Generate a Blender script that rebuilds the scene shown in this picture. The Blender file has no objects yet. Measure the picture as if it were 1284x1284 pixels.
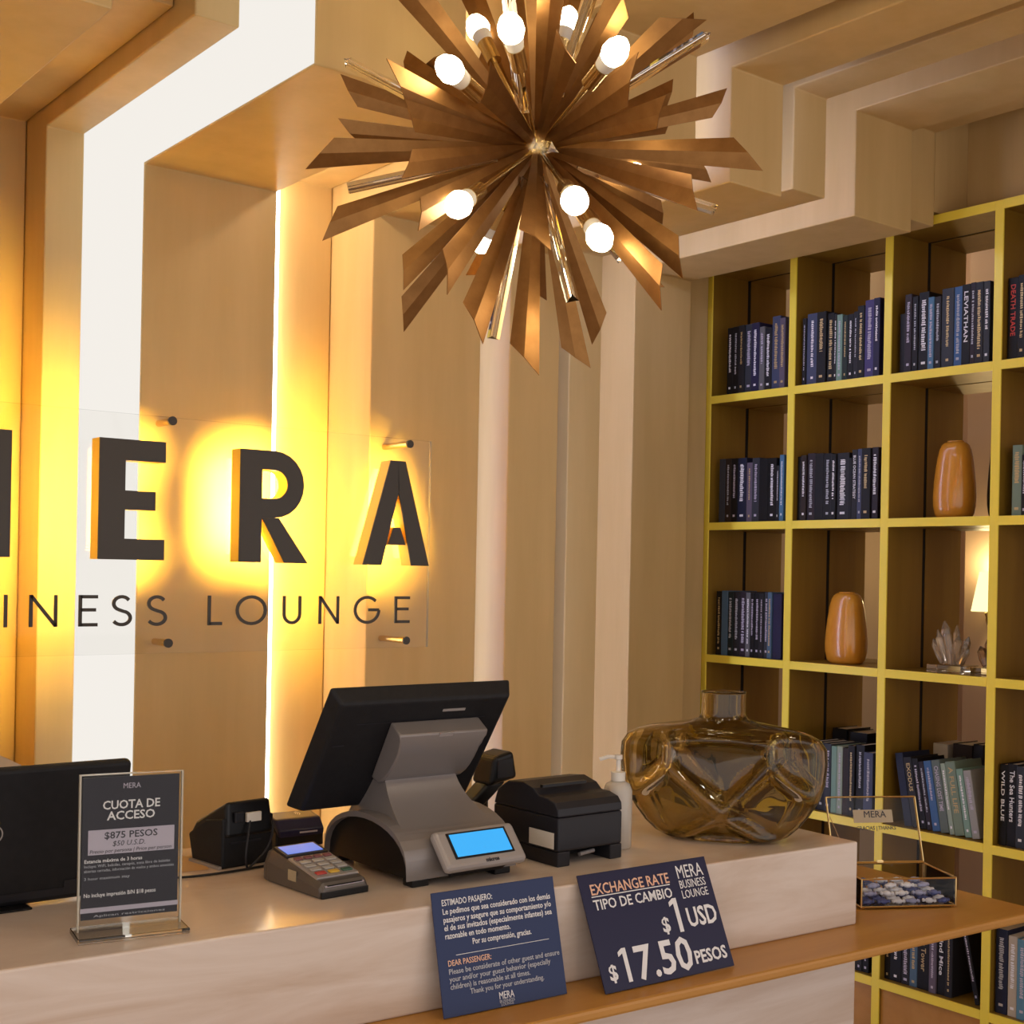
import bpy, bmesh, math, random
from mathutils import Vector, Matrix
random.seed(7)
scene = bpy.context.scene
COL = scene.collection
PI = math.pi

# ------------------------------------------------------------------ camera
F_PX, PX, PY = 1650.0, 642.0, 716.8          # focal length and principal point in pixels of the 1284 frame
ROLL, YAW, EYE = math.radians(1.1), math.radians(51.8), 1.65
V = Vector((math.cos(YAW), math.sin(YAW), 0))
Rr = Vector((math.sin(YAW), -math.cos(YAW), 0))
Zz = Vector((0, 0, 1))
CR = Rr * math.cos(ROLL) + Zz * math.sin(ROLL)
CU = -Rr * math.sin(ROLL) + Zz * math.cos(ROLL)
CAM = Vector((0, 0, EYE))
cam = bpy.data.cameras.new('camera')
cam.sensor_fit = 'HORIZONTAL'
cam.sensor_width = 36.0
cam.lens = F_PX / 1284.0 * 36.0
cam.shift_y = (PY - 642.0) / 1284.0
cam.clip_start = 0.05
camo = bpy.data.objects.new('camera', cam)
COL.objects.link(camo)
m3 = Matrix((CR, CU, -V)).transposed()
camo.matrix_world = Matrix.Translation(CAM) @ m3.to_4x4()
scene.camera = camo

# ------------------------------------------------------------------ world, exposure
w = bpy.data.worlds.new('world'); scene.world = w; w.use_nodes = True
WORLD_COL, WORLD_STR = (0.96, 0.89, 0.88), 0.80
w.node_tree.nodes['Background'].inputs[0].default_value = (*WORLD_COL, 1)
w.node_tree.nodes['Background'].inputs[1].default_value = WORLD_STR
scene.view_settings.view_transform = 'Standard'
scene.view_settings.look = 'None'
scene.view_settings.exposure = 0.55
scene.view_settings.gamma = 1.0
scene.view_settings.use_curve_mapping = False
FILL_LIGHT = 55.0      # emission of each added ceiling light
HALO = 75.0
BULB = 16.0

# ------------------------------------------------------------------ pixel to point helpers
def ray(x, y): return V + CR * ((x - PX) / F_PX) + CU * ((PY - y) / F_PX)
def onZ(x, y, z): d = ray(x, y); return CAM + d * ((z - EYE) / d.z)
def onY(x, y, Y): d = ray(x, y); return CAM + d * (Y / d.y)
def onX(x, y, X): d = ray(x, y); return CAM + d * (X / d.x)
def onPlane(x, y, p, n): d = ray(x, y); return CAM + d * ((p - CAM).dot(n) / d.dot(n))

# ------------------------------------------------------------------ materials
MATS = {}
def mat(name, col, rough=0.5, metal=0.0, **k):
    if name in MATS: return MATS[name]
    m = bpy.data.materials.new(name); m.use_nodes = True
    nt = m.node_tree; b = nt.nodes['Principled BSDF']
    b.inputs['Base Color'].default_value = (*col, 1)
    b.inputs['Roughness'].default_value = rough
    b.inputs['Metallic'].default_value = metal
    if 'spec' in k: b.inputs['Specular IOR Level'].default_value = k['spec']
    if 'coat' in k: b.inputs['Coat Weight'].default_value = k['coat']; b.inputs['Coat Roughness'].default_value = 0.1
    if 'trans' in k: b.inputs['Transmission Weight'].default_value = k['trans']; b.inputs['IOR'].default_value = k.get('ior', 1.45)
    if 'emit' in k:
        b.inputs['Emission Color'].default_value = (*k.get('ecol', col), 1)
        b.inputs['Emission Strength'].default_value = k['emit']
    if 'col2' in k:
        tc = nt.nodes.new('ShaderNodeTexCoord'); mp = nt.nodes.new('ShaderNodeMapping')
        mp.inputs['Scale'].default_value = k.get('scale', (1, 1, 1))
        no = nt.nodes.new('ShaderNodeTexNoise'); no.inputs['Scale'].default_value = k.get('nscale', 5)
        no.inputs['Detail'].default_value = k.get('detail', 5); no.inputs['Roughness'].default_value = 0.6
        no.inputs['Distortion'].default_value = k.get('dist', 0)
        cr = nt.nodes.new('ShaderNodeValToRGB')
        cr.color_ramp.elements[0].color = (*col, 1); cr.color_ramp.elements[1].color = (*k['col2'], 1)
        cr.color_ramp.elements[0].position = k.get('p0', 0.35); cr.color_ramp.elements[1].position = k.get('p1', 0.65)
        nt.links.new(tc.outputs['Object'], mp.inputs[0]); nt.links.new(mp.outputs[0], no.inputs['Vector'])
        nt.links.new(no.outputs['Fac'], cr.inputs[0]); nt.links.new(cr.outputs[0], b.inputs['Base Color'])
        if k.get('bump'):
            bp = nt.nodes.new('ShaderNodeBump'); bp.inputs['Strength'].default_value = k['bump']; bp.inputs['Distance'].default_value = 0.01
            nt.links.new(no.outputs['Fac'], bp.inputs['Height']); nt.links.new(bp.outputs[0], b.inputs['Normal'])
    MATS[name] = m
    return m

PANEL = mat('gold_plaster', (.60, .405, .162), .5, col2=(.66, .455, .195), scale=(3, 3, .35), nscale=3.2, bump=.06)
BASEW = mat('backing_paint', (.50, .36, .22), .7)
FARW = mat('far_wall_paint', (.66, .45, .29), .6, col2=(.61, .41, .26), nscale=1.5)
FLOOR = mat('floor_stone', (.42, .33, .25), .25, col2=(.52, .42, .33), nscale=2)
MARBLE = mat('travertine', (.56, .43, .33), .16, col2=(.70, .60, .52), scale=(1.2, 2.2, 9), nscale=1.6, detail=9, dist=.6, p0=.3, p1=.6)
LEDGE = mat('caramel_wood', (.44, .20, .035), .38, col2=(.50, .24, .05), scale=(1, 8, 8), nscale=2)
SHELF_EDGE = mat('gold_paint_lit', (.93, .72, .06), .35, .05, col2=(.95, .75, .08), nscale=2)  # gold paint of the front edges, brighter room light put into the colour
SHELF = mat('gold_paint_shaded', (.25, .135, .011), .40, .15, col2=(.295, .165, .017), scale=(6, 6, .6), nscale=3)  # same gold paint, colour darkened for the shade inside the compartments
SEAM = mat('black_seam', (.01, .008, .006), .8)
BLACK = mat('black_plastic', (.005, .005, .006), .35, spec=.35)
BLACKM = mat('matt_black_plastic', (.008, .008, .010), .55, spec=.3, bump=.03, col2=(.011, .011, .013), nscale=60)
DGREY = mat('dark_grey_plastic', (.016, .016, .021), .42, spec=.35)
SILVER = mat('silver_grey_plastic', (.24, .215, .205), .36, .35)
SILVER2 = mat('light_silver_plastic', (.36, .33, .32), .35, .2)
LCD = mat('cyan_lcd', (.01, .06, .12), .3, emit=.62, ecol=(.045, .46, 1.0))
LCD2 = mat('blue_lcd', (.03, .06, .16), .3, emit=.5, ecol=(.11, .27, .95))
WHITE = mat('white_print', (.80, .79, .80), .5)
WHITEP = mat('white_plastic', (.75, .70, .62), .4)
GREYPRINT = mat('grey_print', (.45, .46, .5), .5)
ORANGEPRINT = mat('peach_print', (.80, .48, .33), .5)
NAVY = mat('navy_card', (.011, .011, .048), .35, spec=.35)
BLUECARD = mat('blue_card', (.014, .028, .100), .35, spec=.35)
CARD = mat('charcoal_card', (.020, .018, .027), .4, spec=.3)
LILAC = mat('lilac_print', (.50, .46, .55), .5)
DARKPRINT = mat('dark_print', (.03, .03, .04), .5)
def clear_mat(name, tint, frac):
    """thin clear sheet: sees through, with a glossy coat"""
    m = bpy.data.materials.new(name); m.use_nodes = True; nt = m.node_tree
    nt.nodes.remove(nt.nodes['Principled BSDF'])
    t = nt.nodes.new('ShaderNodeBsdfTransparent'); t.inputs[0].default_value = (*tint, 1)
    g = nt.nodes.new('ShaderNodeBsdfGlossy'); g.inputs['Roughness'].default_value = .03
    fr = nt.nodes.new('ShaderNodeFresnel'); fr.inputs[0].default_value = frac
    mx = nt.nodes.new('ShaderNodeMixShader')
    nt.links.new(fr.outputs[0], mx.inputs[0]); nt.links.new(t.outputs[0], mx.inputs[1]); nt.links.new(g.outputs[0], mx.inputs[2])
    nt.links.new(mx.outputs[0], nt.nodes['Material Output'].inputs[0]); return m
ACRYL = clear_mat('clear_acrylic', (.98, .98, .97), 1.18)
PANE = clear_mat('thin_glass', (.98, .98, .975), 1.22)
ACRYLEDGE = mat('acrylic_edge', (.80, .74, .60), .15, trans=.5)
VASEG = mat('amber_glass', (.63, .525, .28), .0, trans=1.0, ior=1.46)
RODG = mat('clear_crystal_glass', (.98, .95, .88), .02, trans=1.0, ior=1.5)
CRYSTAL = mat('smoky_quartz', (.93, .80, .60), .04, trans=.85, ior=1.5)
CRYSTAL2 = mat('brown_quartz', (.62, .42, .24), .04, trans=.85, ior=1.5)
BRASS = mat('brushed_brass', (.25, .118, .034), .40, .85, col2=(.31, .15, .047), scale=(8, 8, 8), nscale=4)
BRASS2 = mat('bright_brass', (.75, .55, .25), .25, 1.0)
BRONZE = mat('dark_bronze', (.055, .045, .035), .35, .5)
LETGOLD = mat('letter_side_gold', (.62, .40, .06), .4, .3)
AMBER = mat('amber_wood_glaze', (.62, .24, .02), .22, col2=(.70, .31, .035), scale=(4, 4, 1.5), nscale=6, coat=.5)
DARKVASE = mat('black_ceramic', (.02, .015, .012), .3)
PAGES = mat('page_block', (.62, .52, .38), .8, col2=(.56, .46, .33), scale=(200, 200, 1), nscale=2)
CREAM = mat('cream_upholstery', (.66, .52, .36), .7)
def emis(name, col, s):
    m = bpy.data.materials.new(name); m.use_nodes = True; nt = m.node_tree
    nt.nodes.remove(nt.nodes['Principled BSDF'])
    e = nt.nodes.new('ShaderNodeEmission'); e.inputs[0].default_value = (*col, 1); e.inputs[1].default_value = s
    nt.links.new(e.outputs[0], nt.nodes['Material Output'].inputs[0]); return m
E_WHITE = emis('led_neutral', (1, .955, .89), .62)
E_WARM = emis('led_warm', (1, .90, .74), 8.0)
E_COOL = emis('led_cool', (.52, .60, 1.0), 6.0)
E_COOL2 = emis('led_cool_wide', (.55, .62, 1.0), 18.0)
E_HALO = emis('halo_led', (1, .66, .10), HALO)
E_BULB = emis('bulb_glow', (1, .86, .58), BULB)
E_FILL = emis('fill_light_glow', (1, .86, .66), FILL_LIGHT)
E_SHADE = emis('sconce_glow', (1, .80, .35), 1.3)

# ------------------------------------------------------------------ object helpers
ORG = {}
def setp(o, label=None, cat=None, group=None, kind=None):
    if label: o['label'] = label
    if cat: o['category'] = cat
    if group: o['group'] = group
    if kind: o['kind'] = kind
    return o
def thing(name, label, cat, loc=(0, 0, 0), group=None):
    o = bpy.data.objects.new(name, None); COL.objects.link(o)
    o.empty_display_size = .05; o.location = loc; ORG[o.name] = Vector(loc)
    return setp(o, label, cat, group)

class MB:
    """collects world-space shapes; build() links them as one mesh object"""
    def __init__(s, T=None): s.v = []; s.f = []; s.T = T
    def add(s, vs, fs):
        n = len(s.v)
        s.v += [(s.T @ Vector(v) if s.T else Vector(v)) for v in vs]
        s.f += [tuple(i + n for i in f) for f in fs]; return s
    def box(s, x0, x1, y0, y1, z0, z1):
        return s.add([(x0,y0,z0),(x1,y0,z0),(x1,y1,z0),(x0,y1,z0),(x0,y0,z1),(x1,y0,z1),(x1,y1,z1),(x0,y1,z1)],
                     [(0,3,2,1),(4,5,6,7),(0,1,5,4),(1,2,6,5),(2,3,7,6),(3,0,4,7)])
    def hexa(s, lo, hi):   # two quads of points
        return s.add(list(lo) + list(hi), [(3,2,1,0),(4,5,6,7),(0,1,5,4),(1,2,6,5),(2,3,7,6),(3,0,4,7)])
    def prism(s, poly, e0, e1, axis='x'):   # poly of (a,b) points extruded along an axis
        def p(a, b, e): return {'x': (e, a, b), 'y': (a, e, b), 'z': (a, b, e)}[axis]
        n = len(poly)
        vs = [p(a, b, e0) for a, b in poly] + [p(a, b, e1) for a, b in poly]
        return s.add(vs, [tuple(range(n))[::-1], tuple(range(n, 2*n))] + [(i, (i+1) % n, (i+1) % n + n, i + n) for i in range(n)])
    def rings(s, rs, cap=True):   # loft through closed rings of equal length
        n = len(rs[0]); vs = [p for r in rs for p in r]; fs = []
        for k in range(len(rs) - 1):
            for i in range(n): fs.append((k*n+i, k*n+(i+1) % n, (k+1)*n+(i+1) % n, (k+1)*n+i))
        if cap: fs += [tuple(range(n))[::-1], tuple(range((len(rs)-1)*n, len(rs)*n))]
        return s.add(vs, fs)
    def lathe(s, prof, c=(0,0,0), n=24, cap=True):   # prof of (r,z)
        return s.rings([[(c[0]+r*math.cos(2*PI*i/n), c[1]+r*math.sin(2*PI*i/n), c[2]+z) for i in range(n)] for r, z in prof], cap)
    def tube(s, pts, r, n=8):
        pts = [Vector(p) for p in pts]; rs = []
        for i, p in enumerate(pts):
            d = (pts[min(i+1, len(pts)-1)] - pts[max(i-1, 0)]).normalized()
            a = d.orthogonal().normalized() if i == 0 else (pa - d * pa.dot(d)).normalized()
            pa = a; b = d.cross(a); rr = r[i] if isinstance(r, (list, tuple)) else r
            rs.append([p + a*rr*math.cos(2*PI*k/n) + b*rr*math.sin(2*PI*k/n) for k in range(n)])
        return s.rings(rs)
    def build(s, name, material, parent=None, smooth=False, bevel=0, seg=2, origin=None, solid=0, subsurf=0, angle=None):
        if parent is not None: o0 = ORG[parent.name]
        elif origin is not None: o0 = Vector(origin)
        else:
            xs = [v.x for v in s.v]; ys = [v.y for v in s.v]; zs = [v.z for v in s.v]
            o0 = Vector(((min(xs)+max(xs))/2, (min(ys)+max(ys))/2, min(zs)))
        me = bpy.data.meshes.new(name)
        me.from_pydata([tuple(v - o0) for v in s.v], [], s.f)
        bm = bmesh.new(); bm.from_mesh(me); bmesh.ops.recalc_face_normals(bm, faces=bm.faces); bm.to_mesh(me); bm.free()
        me.materials.append(material)
        if smooth:
            for p in me.polygons: p.use_smooth = True
        o = bpy.data.objects.new(name, me); COL.objects.link(o); ORG[o.name] = o0
        if parent is not None: o.parent = parent
        else: o.location = o0
        if solid:
            md = o.modifiers.new('thick', 'SOLIDIFY'); md.thickness = solid; md.offset = 0
        if bevel:
            md = o.modifiers.new('bevel', 'BEVEL'); md.width = bevel; md.segments = seg; md.limit_method = 'ANGLE'; md.angle_limit = math.radians(35)
            md.harden_normals = False
        if subsurf:
            md = o.modifiers.new('sub', 'SUBSURF'); md.levels = subsurf; md.render_levels = subsurf
        if smooth and angle:
            me.set_sharp_from_angle(angle=math.radians(angle))
        return o

def frame(o, xa, ya=None, za=None):
    """4x4 with origin o and axes"""
    xa = Vector(xa).normalized(); za = Vector(za if za is not None else (0,0,1)).normalized() if ya is None else None
    if ya is None: ya = za.cross(xa).normalized(); za = xa.cross(ya)
    else: ya = Vector(ya); ya = (ya - xa * ya.dot(xa)).normalized(); za = xa.cross(ya)
    m = Matrix((xa, ya, za)).transposed().to_4x4(); return Matrix.Translation(Vector(o)) @ m
def yawT(o, deg): return Matrix.Translation(Vector(o)) @ Matrix.Rotation(math.radians(deg), 4, 'Z')

def text(name, s, size, T, material, parent, align='CENTER', bold=0.0, width=None, depth=0.0004, shear=0.0):
    """lettering as a thin mesh on the plane of T (x right, y up, z out)"""
    cu = bpy.data.curves.new(name, 'FONT'); cu.body = s; cu.size = size; cu.align_x = align; cu.align_y = 'BOTTOM_BASELINE'
    cu.resolution_u = 2; cu.offset = bold; cu.extrude = depth; cu.shear = shear
    o = bpy.data.objects.new(name, cu); COL.objects.link(o)
    dg = bpy.context.evaluated_depsgraph_get(); me = bpy.data.meshes.new_from_object(o.evaluated_get(dg))
    bpy.data.objects.remove(o); bpy.data.curves.remove(cu)
    sx = 1.0
    if width and me.vertices:
        xs = [v.co.x for v in me.vertices]; sx = width / (max(xs) - min(xs))
    o0 = ORG[parent.name]
    for v in me.vertices: v.co = (T @ Vector((v.co.x * sx, v.co.y, v.co.z))) - o0
    me.materials.clear(); me.materials.append(material)
    ob = bpy.data.objects.new(name, me); COL.objects.link(ob); ob.parent = parent; ORG[ob.name] = o0
    return ob

def ribbon(mb, pts, wd, y0, y1, closed=False):
    """polyline of (x,z) made into a flat stroke between planes y0 and y1"""
    n = len(pts); L = []; Rt = []
    P = [Vector(p) for p in pts]
    for i in range(n):
        if closed: a, b = P[i-1], P[(i+1) % n]
        else: a, b = P[max(i-1, 0)], P[min(i+1, n-1)]
        d1 = (P[i]-a).normalized() if (P[i]-a).length > 1e-9 else None; d2 = (b-P[i]).normalized() if (b-P[i]).length > 1e-9 else None
        d = ((d1 or d2) + (d2 or d1)); d.normalize()
        nn = Vector((-d.y, d.x)); k = 1.0
        if d1 and d2: k = min(2.0, 1/max(.35, abs(nn.dot(Vector((-d1.y, d1.x))))))
        L.append(P[i] + nn*wd/2*k); Rt.append(P[i] - nn*wd/2*k)
    for i in range(n if closed else n-1):
        j = (i+1) % n
        q = [L[i], L[j], Rt[j], Rt[i]]
        mb.hexa([(c.x, y0, c.y) for c in q], [(c.x, y1, c.y) for c in q])

# ================================================================== STRUCTURE
fl = MB().box(-2.5, 6.0, -2.0, 4.0, -.1, 0).build('floor', FLOOR); setp(fl, 'pale stone floor of the lounge', None, None, 'structure')
ce = MB().box(-2.5, 6.0, -2.0, 4.0, 3.34, 3.44).build('ceiling', BASEW); setp(ce, 'painted ceiling above the stepped panels', None, None, 'structure')
wb = MB().box(-2.5, 6.0, 3.72, 3.86, 0, 3.34).build('wall_back', BASEW); setp(wb, 'recessed backing wall behind the vertical panels', None, None, 'structure')
wf = MB().box(5.25, 5.4, -1.0, 3.72, 0, 3.34).build('wall_far', FARW); setp(wf, 'warm beige wall seen through the open bookshelf', None, None, 'structure')
for y0, y1 in ((3.05, 3.35), (2.35, 2.75), (1.55, 1.95)):
    MB().box(5.19, 5.25, y0, y1, 0, 3.2).build('pilaster', FARW, wf, bevel=.004)
mb = MB().box(-2.5, 6, 3.70, 3.72, 0, .1).build('baseboard_back', PANEL); setp(mb, 'low skirting along the backing wall', None, None, 'structure')
# bands of panelling: each climbs the wall, turns over as a soffit, steps up a fascia and runs on as a ceiling beam
YEND = -1.2
def portal(x0, x1, yw, z1, yf, z2, label=None):
    prof = [(yw, 0), (yw, z1), (yf, z1), (yf, z2), (YEND, z2), (YEND, 3.34), (3.72, 3.34), (3.72, 0)]
    o = MB().prism(prof, x0, x1, 'x').build('panel', PANEL, wb, bevel=.0035, seg=2)
    if label: o['label'] = label
    return o
portal(-2.0, .813, 2.92, 2.567, 2.13, 2.84)
portal(.85, 1.055, 3.32, 2.742, 2.444, 3.03)
portal(1.057, 1.150, 3.18, 2.697, 2.35, 2.97)
portal(1.197, 1.538, 2.92, 2.575, 2.135, 2.84)
portal(1.60, 1.845, 3.18, 2.70, 2.35, 2.97)
portal(1.847, 2.206, 2.965, 2.590, 2.145, 2.85)
portal(2.276, 2.457, 2.92, 2.565, 2.10, 2.832)
portal(2.615, 2.745, 3.06, 2.637, 2.20, 2.895)
portal(3.168, 3.446, 3.36, 2.715, 2.43, 3.026)
portal(3.475, 3.60, 3.42, 2.765, 2.455, 3.06)
wr = MB().box(3.78, 3.86, YEND, 2.455, 2.812, 3.34).build('wall_right', PANEL); setp(wr, 'gold plaster wall band above the bookshelf', None, None, 'structure')
MB().box(3.601, 3.86, 2.456, 3.70, 2.812, 3.339).build('panel', PANEL, wr)
# LED strips tucked in the gaps between the bands
def led(x0, x1, yw, z1, yf, z2, material, label, thick=.022):
    m = MB()
    m.box(x0, x1, yw, yw + thick, .02, z1 + thick)
    m.box(x0, x1, yf, yw, z1, z1 + thick)
    m.box(x0, x1, yf, yf + thick, z1 + thick, z2)
    o = m.build('led_strip', material); setp(o, label, 'light strip', 'LED strips in the wall grooves')
led(1.655, 1.668, 3.150, 2.665, 2.32, 2.965, E_WARM, 'warm LED strip tucked behind the panel under letter R')
led(2.2065, 2.214, 3.02, 2.63, 2.19, 2.95, E_COOL, 'cool LED strip in the slim groove right of the plate')
led(2.4575, 2.466, 2.98, 2.61, 2.15, 2.95, E_COOL, 'cool LED strip in the narrow groove between two middle panels')
led(2.7455, 2.756, 3.42, 2.775, 2.49, 3.07, E_COOL2, 'cool lilac LED strip in the wide groove near the bookshelf')
# backlit diffuser filling the side of the deep band, seen as one white angled stripe
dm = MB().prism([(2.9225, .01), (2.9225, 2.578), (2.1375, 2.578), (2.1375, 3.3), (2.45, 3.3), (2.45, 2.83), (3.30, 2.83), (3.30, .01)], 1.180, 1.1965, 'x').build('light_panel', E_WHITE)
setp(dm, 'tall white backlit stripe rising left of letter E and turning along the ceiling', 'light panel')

# unseen lamps added for room light; the last two brighten the far wall
for i, (x, y, z, lb) in enumerate(((-.6, .9, 2.84, 'unseen round ceiling light added for room light, farthest left over the lobby'),
                                   (.35, .75, 2.84, 'unseen round ceiling light added for room light, above the front of the counter'),
                                   (1.36, .55, 2.84, 'unseen round ceiling light added for room light, right of the counter front'),
                                   (2.36, .7, 2.832, 'unseen round ceiling light added for room light, facing the bookshelf'),
                                   (4.75, 3.45, 3.34, 'unseen light added behind the bookshelf to brighten the far wall, nearer the panelled wall'),
                                   (4.7, .8, 3.34, 'unseen light added behind the bookshelf to brighten the far wall, nearer the viewer'))):
    t = thing('fill_downlight', lb, 'light', (x, y, z - .02), 'added ceiling lights')
    MB().lathe([(.062, 0), (.075, 0), (.075, .0195), (.062, .0195)], (x, y, z - .02), 28, cap=False).build('trim_ring', SILVER2, t, solid=.002)
    MB().lathe([(.061, .008), (.061, .0185)], (x, y, z - .02), 28).build('lens', E_FILL, t)

# ================================================================== COUNTER (turned a few degrees from the wall)
CZ, LZ = 1.10, .927
CA = math.atan2(-.103, 1.715)
CT = Matrix.Translation((2.277, 1.707, 0)) @ Matrix.Rotation(CA, 4, 'Z')     # x along the counter, y to the back
counter = thing('reception_counter', 'long pale travertine reception counter with a caramel ledge', 'counter', tuple(CT @ Vector((-1.2, .3, 0))))
MB(CT).box(-2.6, 0, 0, .62, LZ, CZ).build('top_block', MARBLE, counter, bevel=.004)
MB(CT).box(-2.6, 0, .0, .62, 0, LZ - .02).build('base', MARBLE, counter, bevel=.004)
MB(CT).box(-2.6, .455, -.135, .62, LZ - .02, LZ).build('ledge', LEDGE, counter, bevel=.006)['label'] = 'caramel wooden ledge'
CX = CT.to_3x3() @ Vector((1, 0, 0)); CY = CT.to_3x3() @ Vector((0, 1, 0))

# ================================================================== BOOKSHELF
SX, SB1, SB2 = 3.612, 3.817, 4.03
POSTS = [3.425, 3.028, 2.630, 2.234, 1.838]      # centres along the wall
BOARDS = [2.305, 1.834, 1.343, .838, .331]       # upper surfaces... set from the photo
BOARDS = [b + .013 for b in BOARDS]
TOPZ, BOT = 2.805, .0
shelf = thing('bookshelf', 'tall open gold grid bookshelf with black seams filling the right side', 'bookshelf', (3.82, 2.63, 0))
HP = .0145
for k, y in enumerate(POSTS):
    sp = MB().box(SX + .006, SB1 - .009, y - HP + .001, y + HP - .001, 0, TOPZ).build('side_panel', SHELF, shelf)
    MB().box(SX, SX + .006, y - HP, y + HP, .0, TOPZ).build('edge_strip', SHELF_EDGE, sp, bevel=.0008, seg=1)
    MB().box(SB1 + .009, SB2, y - HP + .001, y + HP - .001, 0, TOPZ).build('side_panel', SHELF, shelf)
    MB().box(SB1 - .009, SB1 + .009, y - HP + .003, y + HP - .003, 0, TOPZ).build('seam', SEAM, shelf)
for r, z in enumerate(BOARDS + [TOPZ]):
    for k in range(4):
        y1, y0 = POSTS[k] - HP, POSTS[k+1] + HP
        bd = MB().box(SX + .006, SB1 - .009, y0, y1, z - .027, z).build('shelf_board', SHELF, shelf)
        MB().box(SX, SX + .006, y0, y1, z - .028, z).build('edge_strip', SHELF_EDGE, bd)
        MB().box(SB1 + .009, SB2, y0, y1, z - .027, z).build('shelf_board', SHELF, shelf)
        MB().box(SB1 - .009, SB1 + .009, y0, y1, z - .025, z - .002).build('seam', SEAM, shelf)
for k in range(4):
    y1, y0 = POSTS[k] - HP, POSTS[k+1] + HP
    MB().box(SX + .012, SX + .03, y0, y1, 0, BOARDS[4] - .027).build('plinth_panel', LEDGE, shelf)

# ------------------------------------------------------------------ books
BC = {'black': (.012, .011, .014), 'charcoal': (.035, .034, .042), 'slate': (.075, .085, .11), 'dark teal': (.02, .045, .05),
      'indigo': (.045, .04, .13), 'violet': (.075, .06, .21), 'grey': (.16, .16, .17), 'slate blue': (.07, .085, .16),
      'mauve': (.15, .12, .17), 'mint': (.24, .40, .32), 'dark green': (.03, .06, .05), 'plum': (.055, .035, .05),
      'sky blue': (.10, .24, .40), 'blue': (.065, .16, .36), 'navy': (.025, .035, .09), 'brown': (.055, .032, .024),
      'steel blue': (.09, .17, .26), 'sage': (.22, .30, .22), 'pale green': (.36, .45, .36), 'grey green': (.15, .19, .17),
      'pale grey': (.40, .40, .38), 'cream': (.58, .50, .38), 'light blue': (.13, .30, .42)}
BM = {k: mat('cloth_' + k.replace(' ', '_'), tuple(c*(.42 if max(v) < .15 else .8) for c in v), .45, spec=.3) for k, v in BC.items()}
PRINTS = [WHITE, GREYPRINT, mat('gold_print', (.55, .40, .18), .4, .4), LILAC]
ORD = ['first', 'second', 'third', 'fourth', 'fifth', 'sixth', 'seventh', 'eighth', 'ninth', 'tenth', 'eleventh', 'twelfth', 'thirteenth', 'fourteenth']
ROWN = ['top', 'second', 'third', 'fourth', 'bottom']
COLN = ['leftmost', 'second', 'third', 'rightmost']
def book(y0, y1, z, h, depth, x, col, label, group, title=None, tcol=None, tilt=0.0, lay=False, rear=False):
    """upright book: spine faces the room (-x); y1 is its left side as seen; tilt leans the top to the left (+y)"""
    t = y1 - y0; c = .0022
    piv = Vector((x, y1, z)) if tilt > 0 else Vector((x, y0, z))
    T = Matrix.Translation(piv) @ Matrix.Rotation(-math.radians(tilt), 4, 'X') @ Matrix.Translation(-piv)
    if tilt > 0:   # pivot on the left bottom corner, keep both lower corners above the board
        T = Matrix.Translation((0, 0, 0.0003)) @ T
        lowest = min((T @ Vector((x, yy, z))).z for yy in (y0, y1)); T = Matrix.Translation((0, 0, z - lowest)) @ T
    m = MB(T)
    m.box(x, x + .003, y0, y1, z, z + h)
    m.box(x + .003, x + depth, y0, y0 + c, z, z + h)
    m.box(x + .003, x + depth, y1 - c, y1, z, z + h)
    o = m.build('book', BM[col], origin=T @ Vector((x + depth/2, (y0+y1)/2, z)), bevel=.0008, seg=1); setp(o, label, 'book', group)
    MB(T).box(x + .0032, x + depth - .004, y0 + c + .0002, y1 - c - .0002, z + .003, z + h - .003).build('page_block', PAGES, o)
    if rear: return o
    pm = tcol or random.choice(PRINTS)
    TT = T @ frame((x - .0004, (y0+y1)/2, z + h*.90), (0, 0, -1), (0, -1, 0))
    if title:
        sz = min(t * .66, .024)
        TT = T @ frame((x - .0004, (y0+y1)/2 + sz*.33, z + h*.92), (0, 0, -1), (0, -1, 0))
        text('spine_lettering', title, sz, TT, pm, o, 'LEFT', bold=sz*.012, width=h * (.62 if len(title) > 6 else .4))
    elif random.random() < .88:
        q = MB(TT); u = 0.0; wd = t * random.uniform(.28, .55); lim = h * random.uniform(.45, .72)
        while u < lim:
            l = random.uniform(.003, .008)
            q.add([(u, -wd/2*random.uniform(.6, 1), 0), (u+l*.7, -wd/2*random.uniform(.6, 1), 0), (u+l*.7, wd/2*random.uniform(.3, 1), 0), (u, wd/2*random.uniform(.3, 1), 0)], [(0,1,2,3)])
            u += l * (1 if random.random() < .9 else 1.5)
        e = h * .78
        q.add([(e, -wd*.4, 0), (e+.008, -wd*.4, 0), (e+.008, wd*.4, 0), (e, wd*.4, 0)], [(0,1,2,3)])
        q.build('spine_print', pm, o)['kind'] = 'stuff'
    return o
Z6 = lambda x, y: (870 + x/3.1014, 300 + y/3.1014)
Z7 = lambda x, y: (870 + x/3.1014, 660 + y/3.1014)
Z8 = lambda x, y: (984 + x/4.223, 980 + y/4.223)
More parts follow.
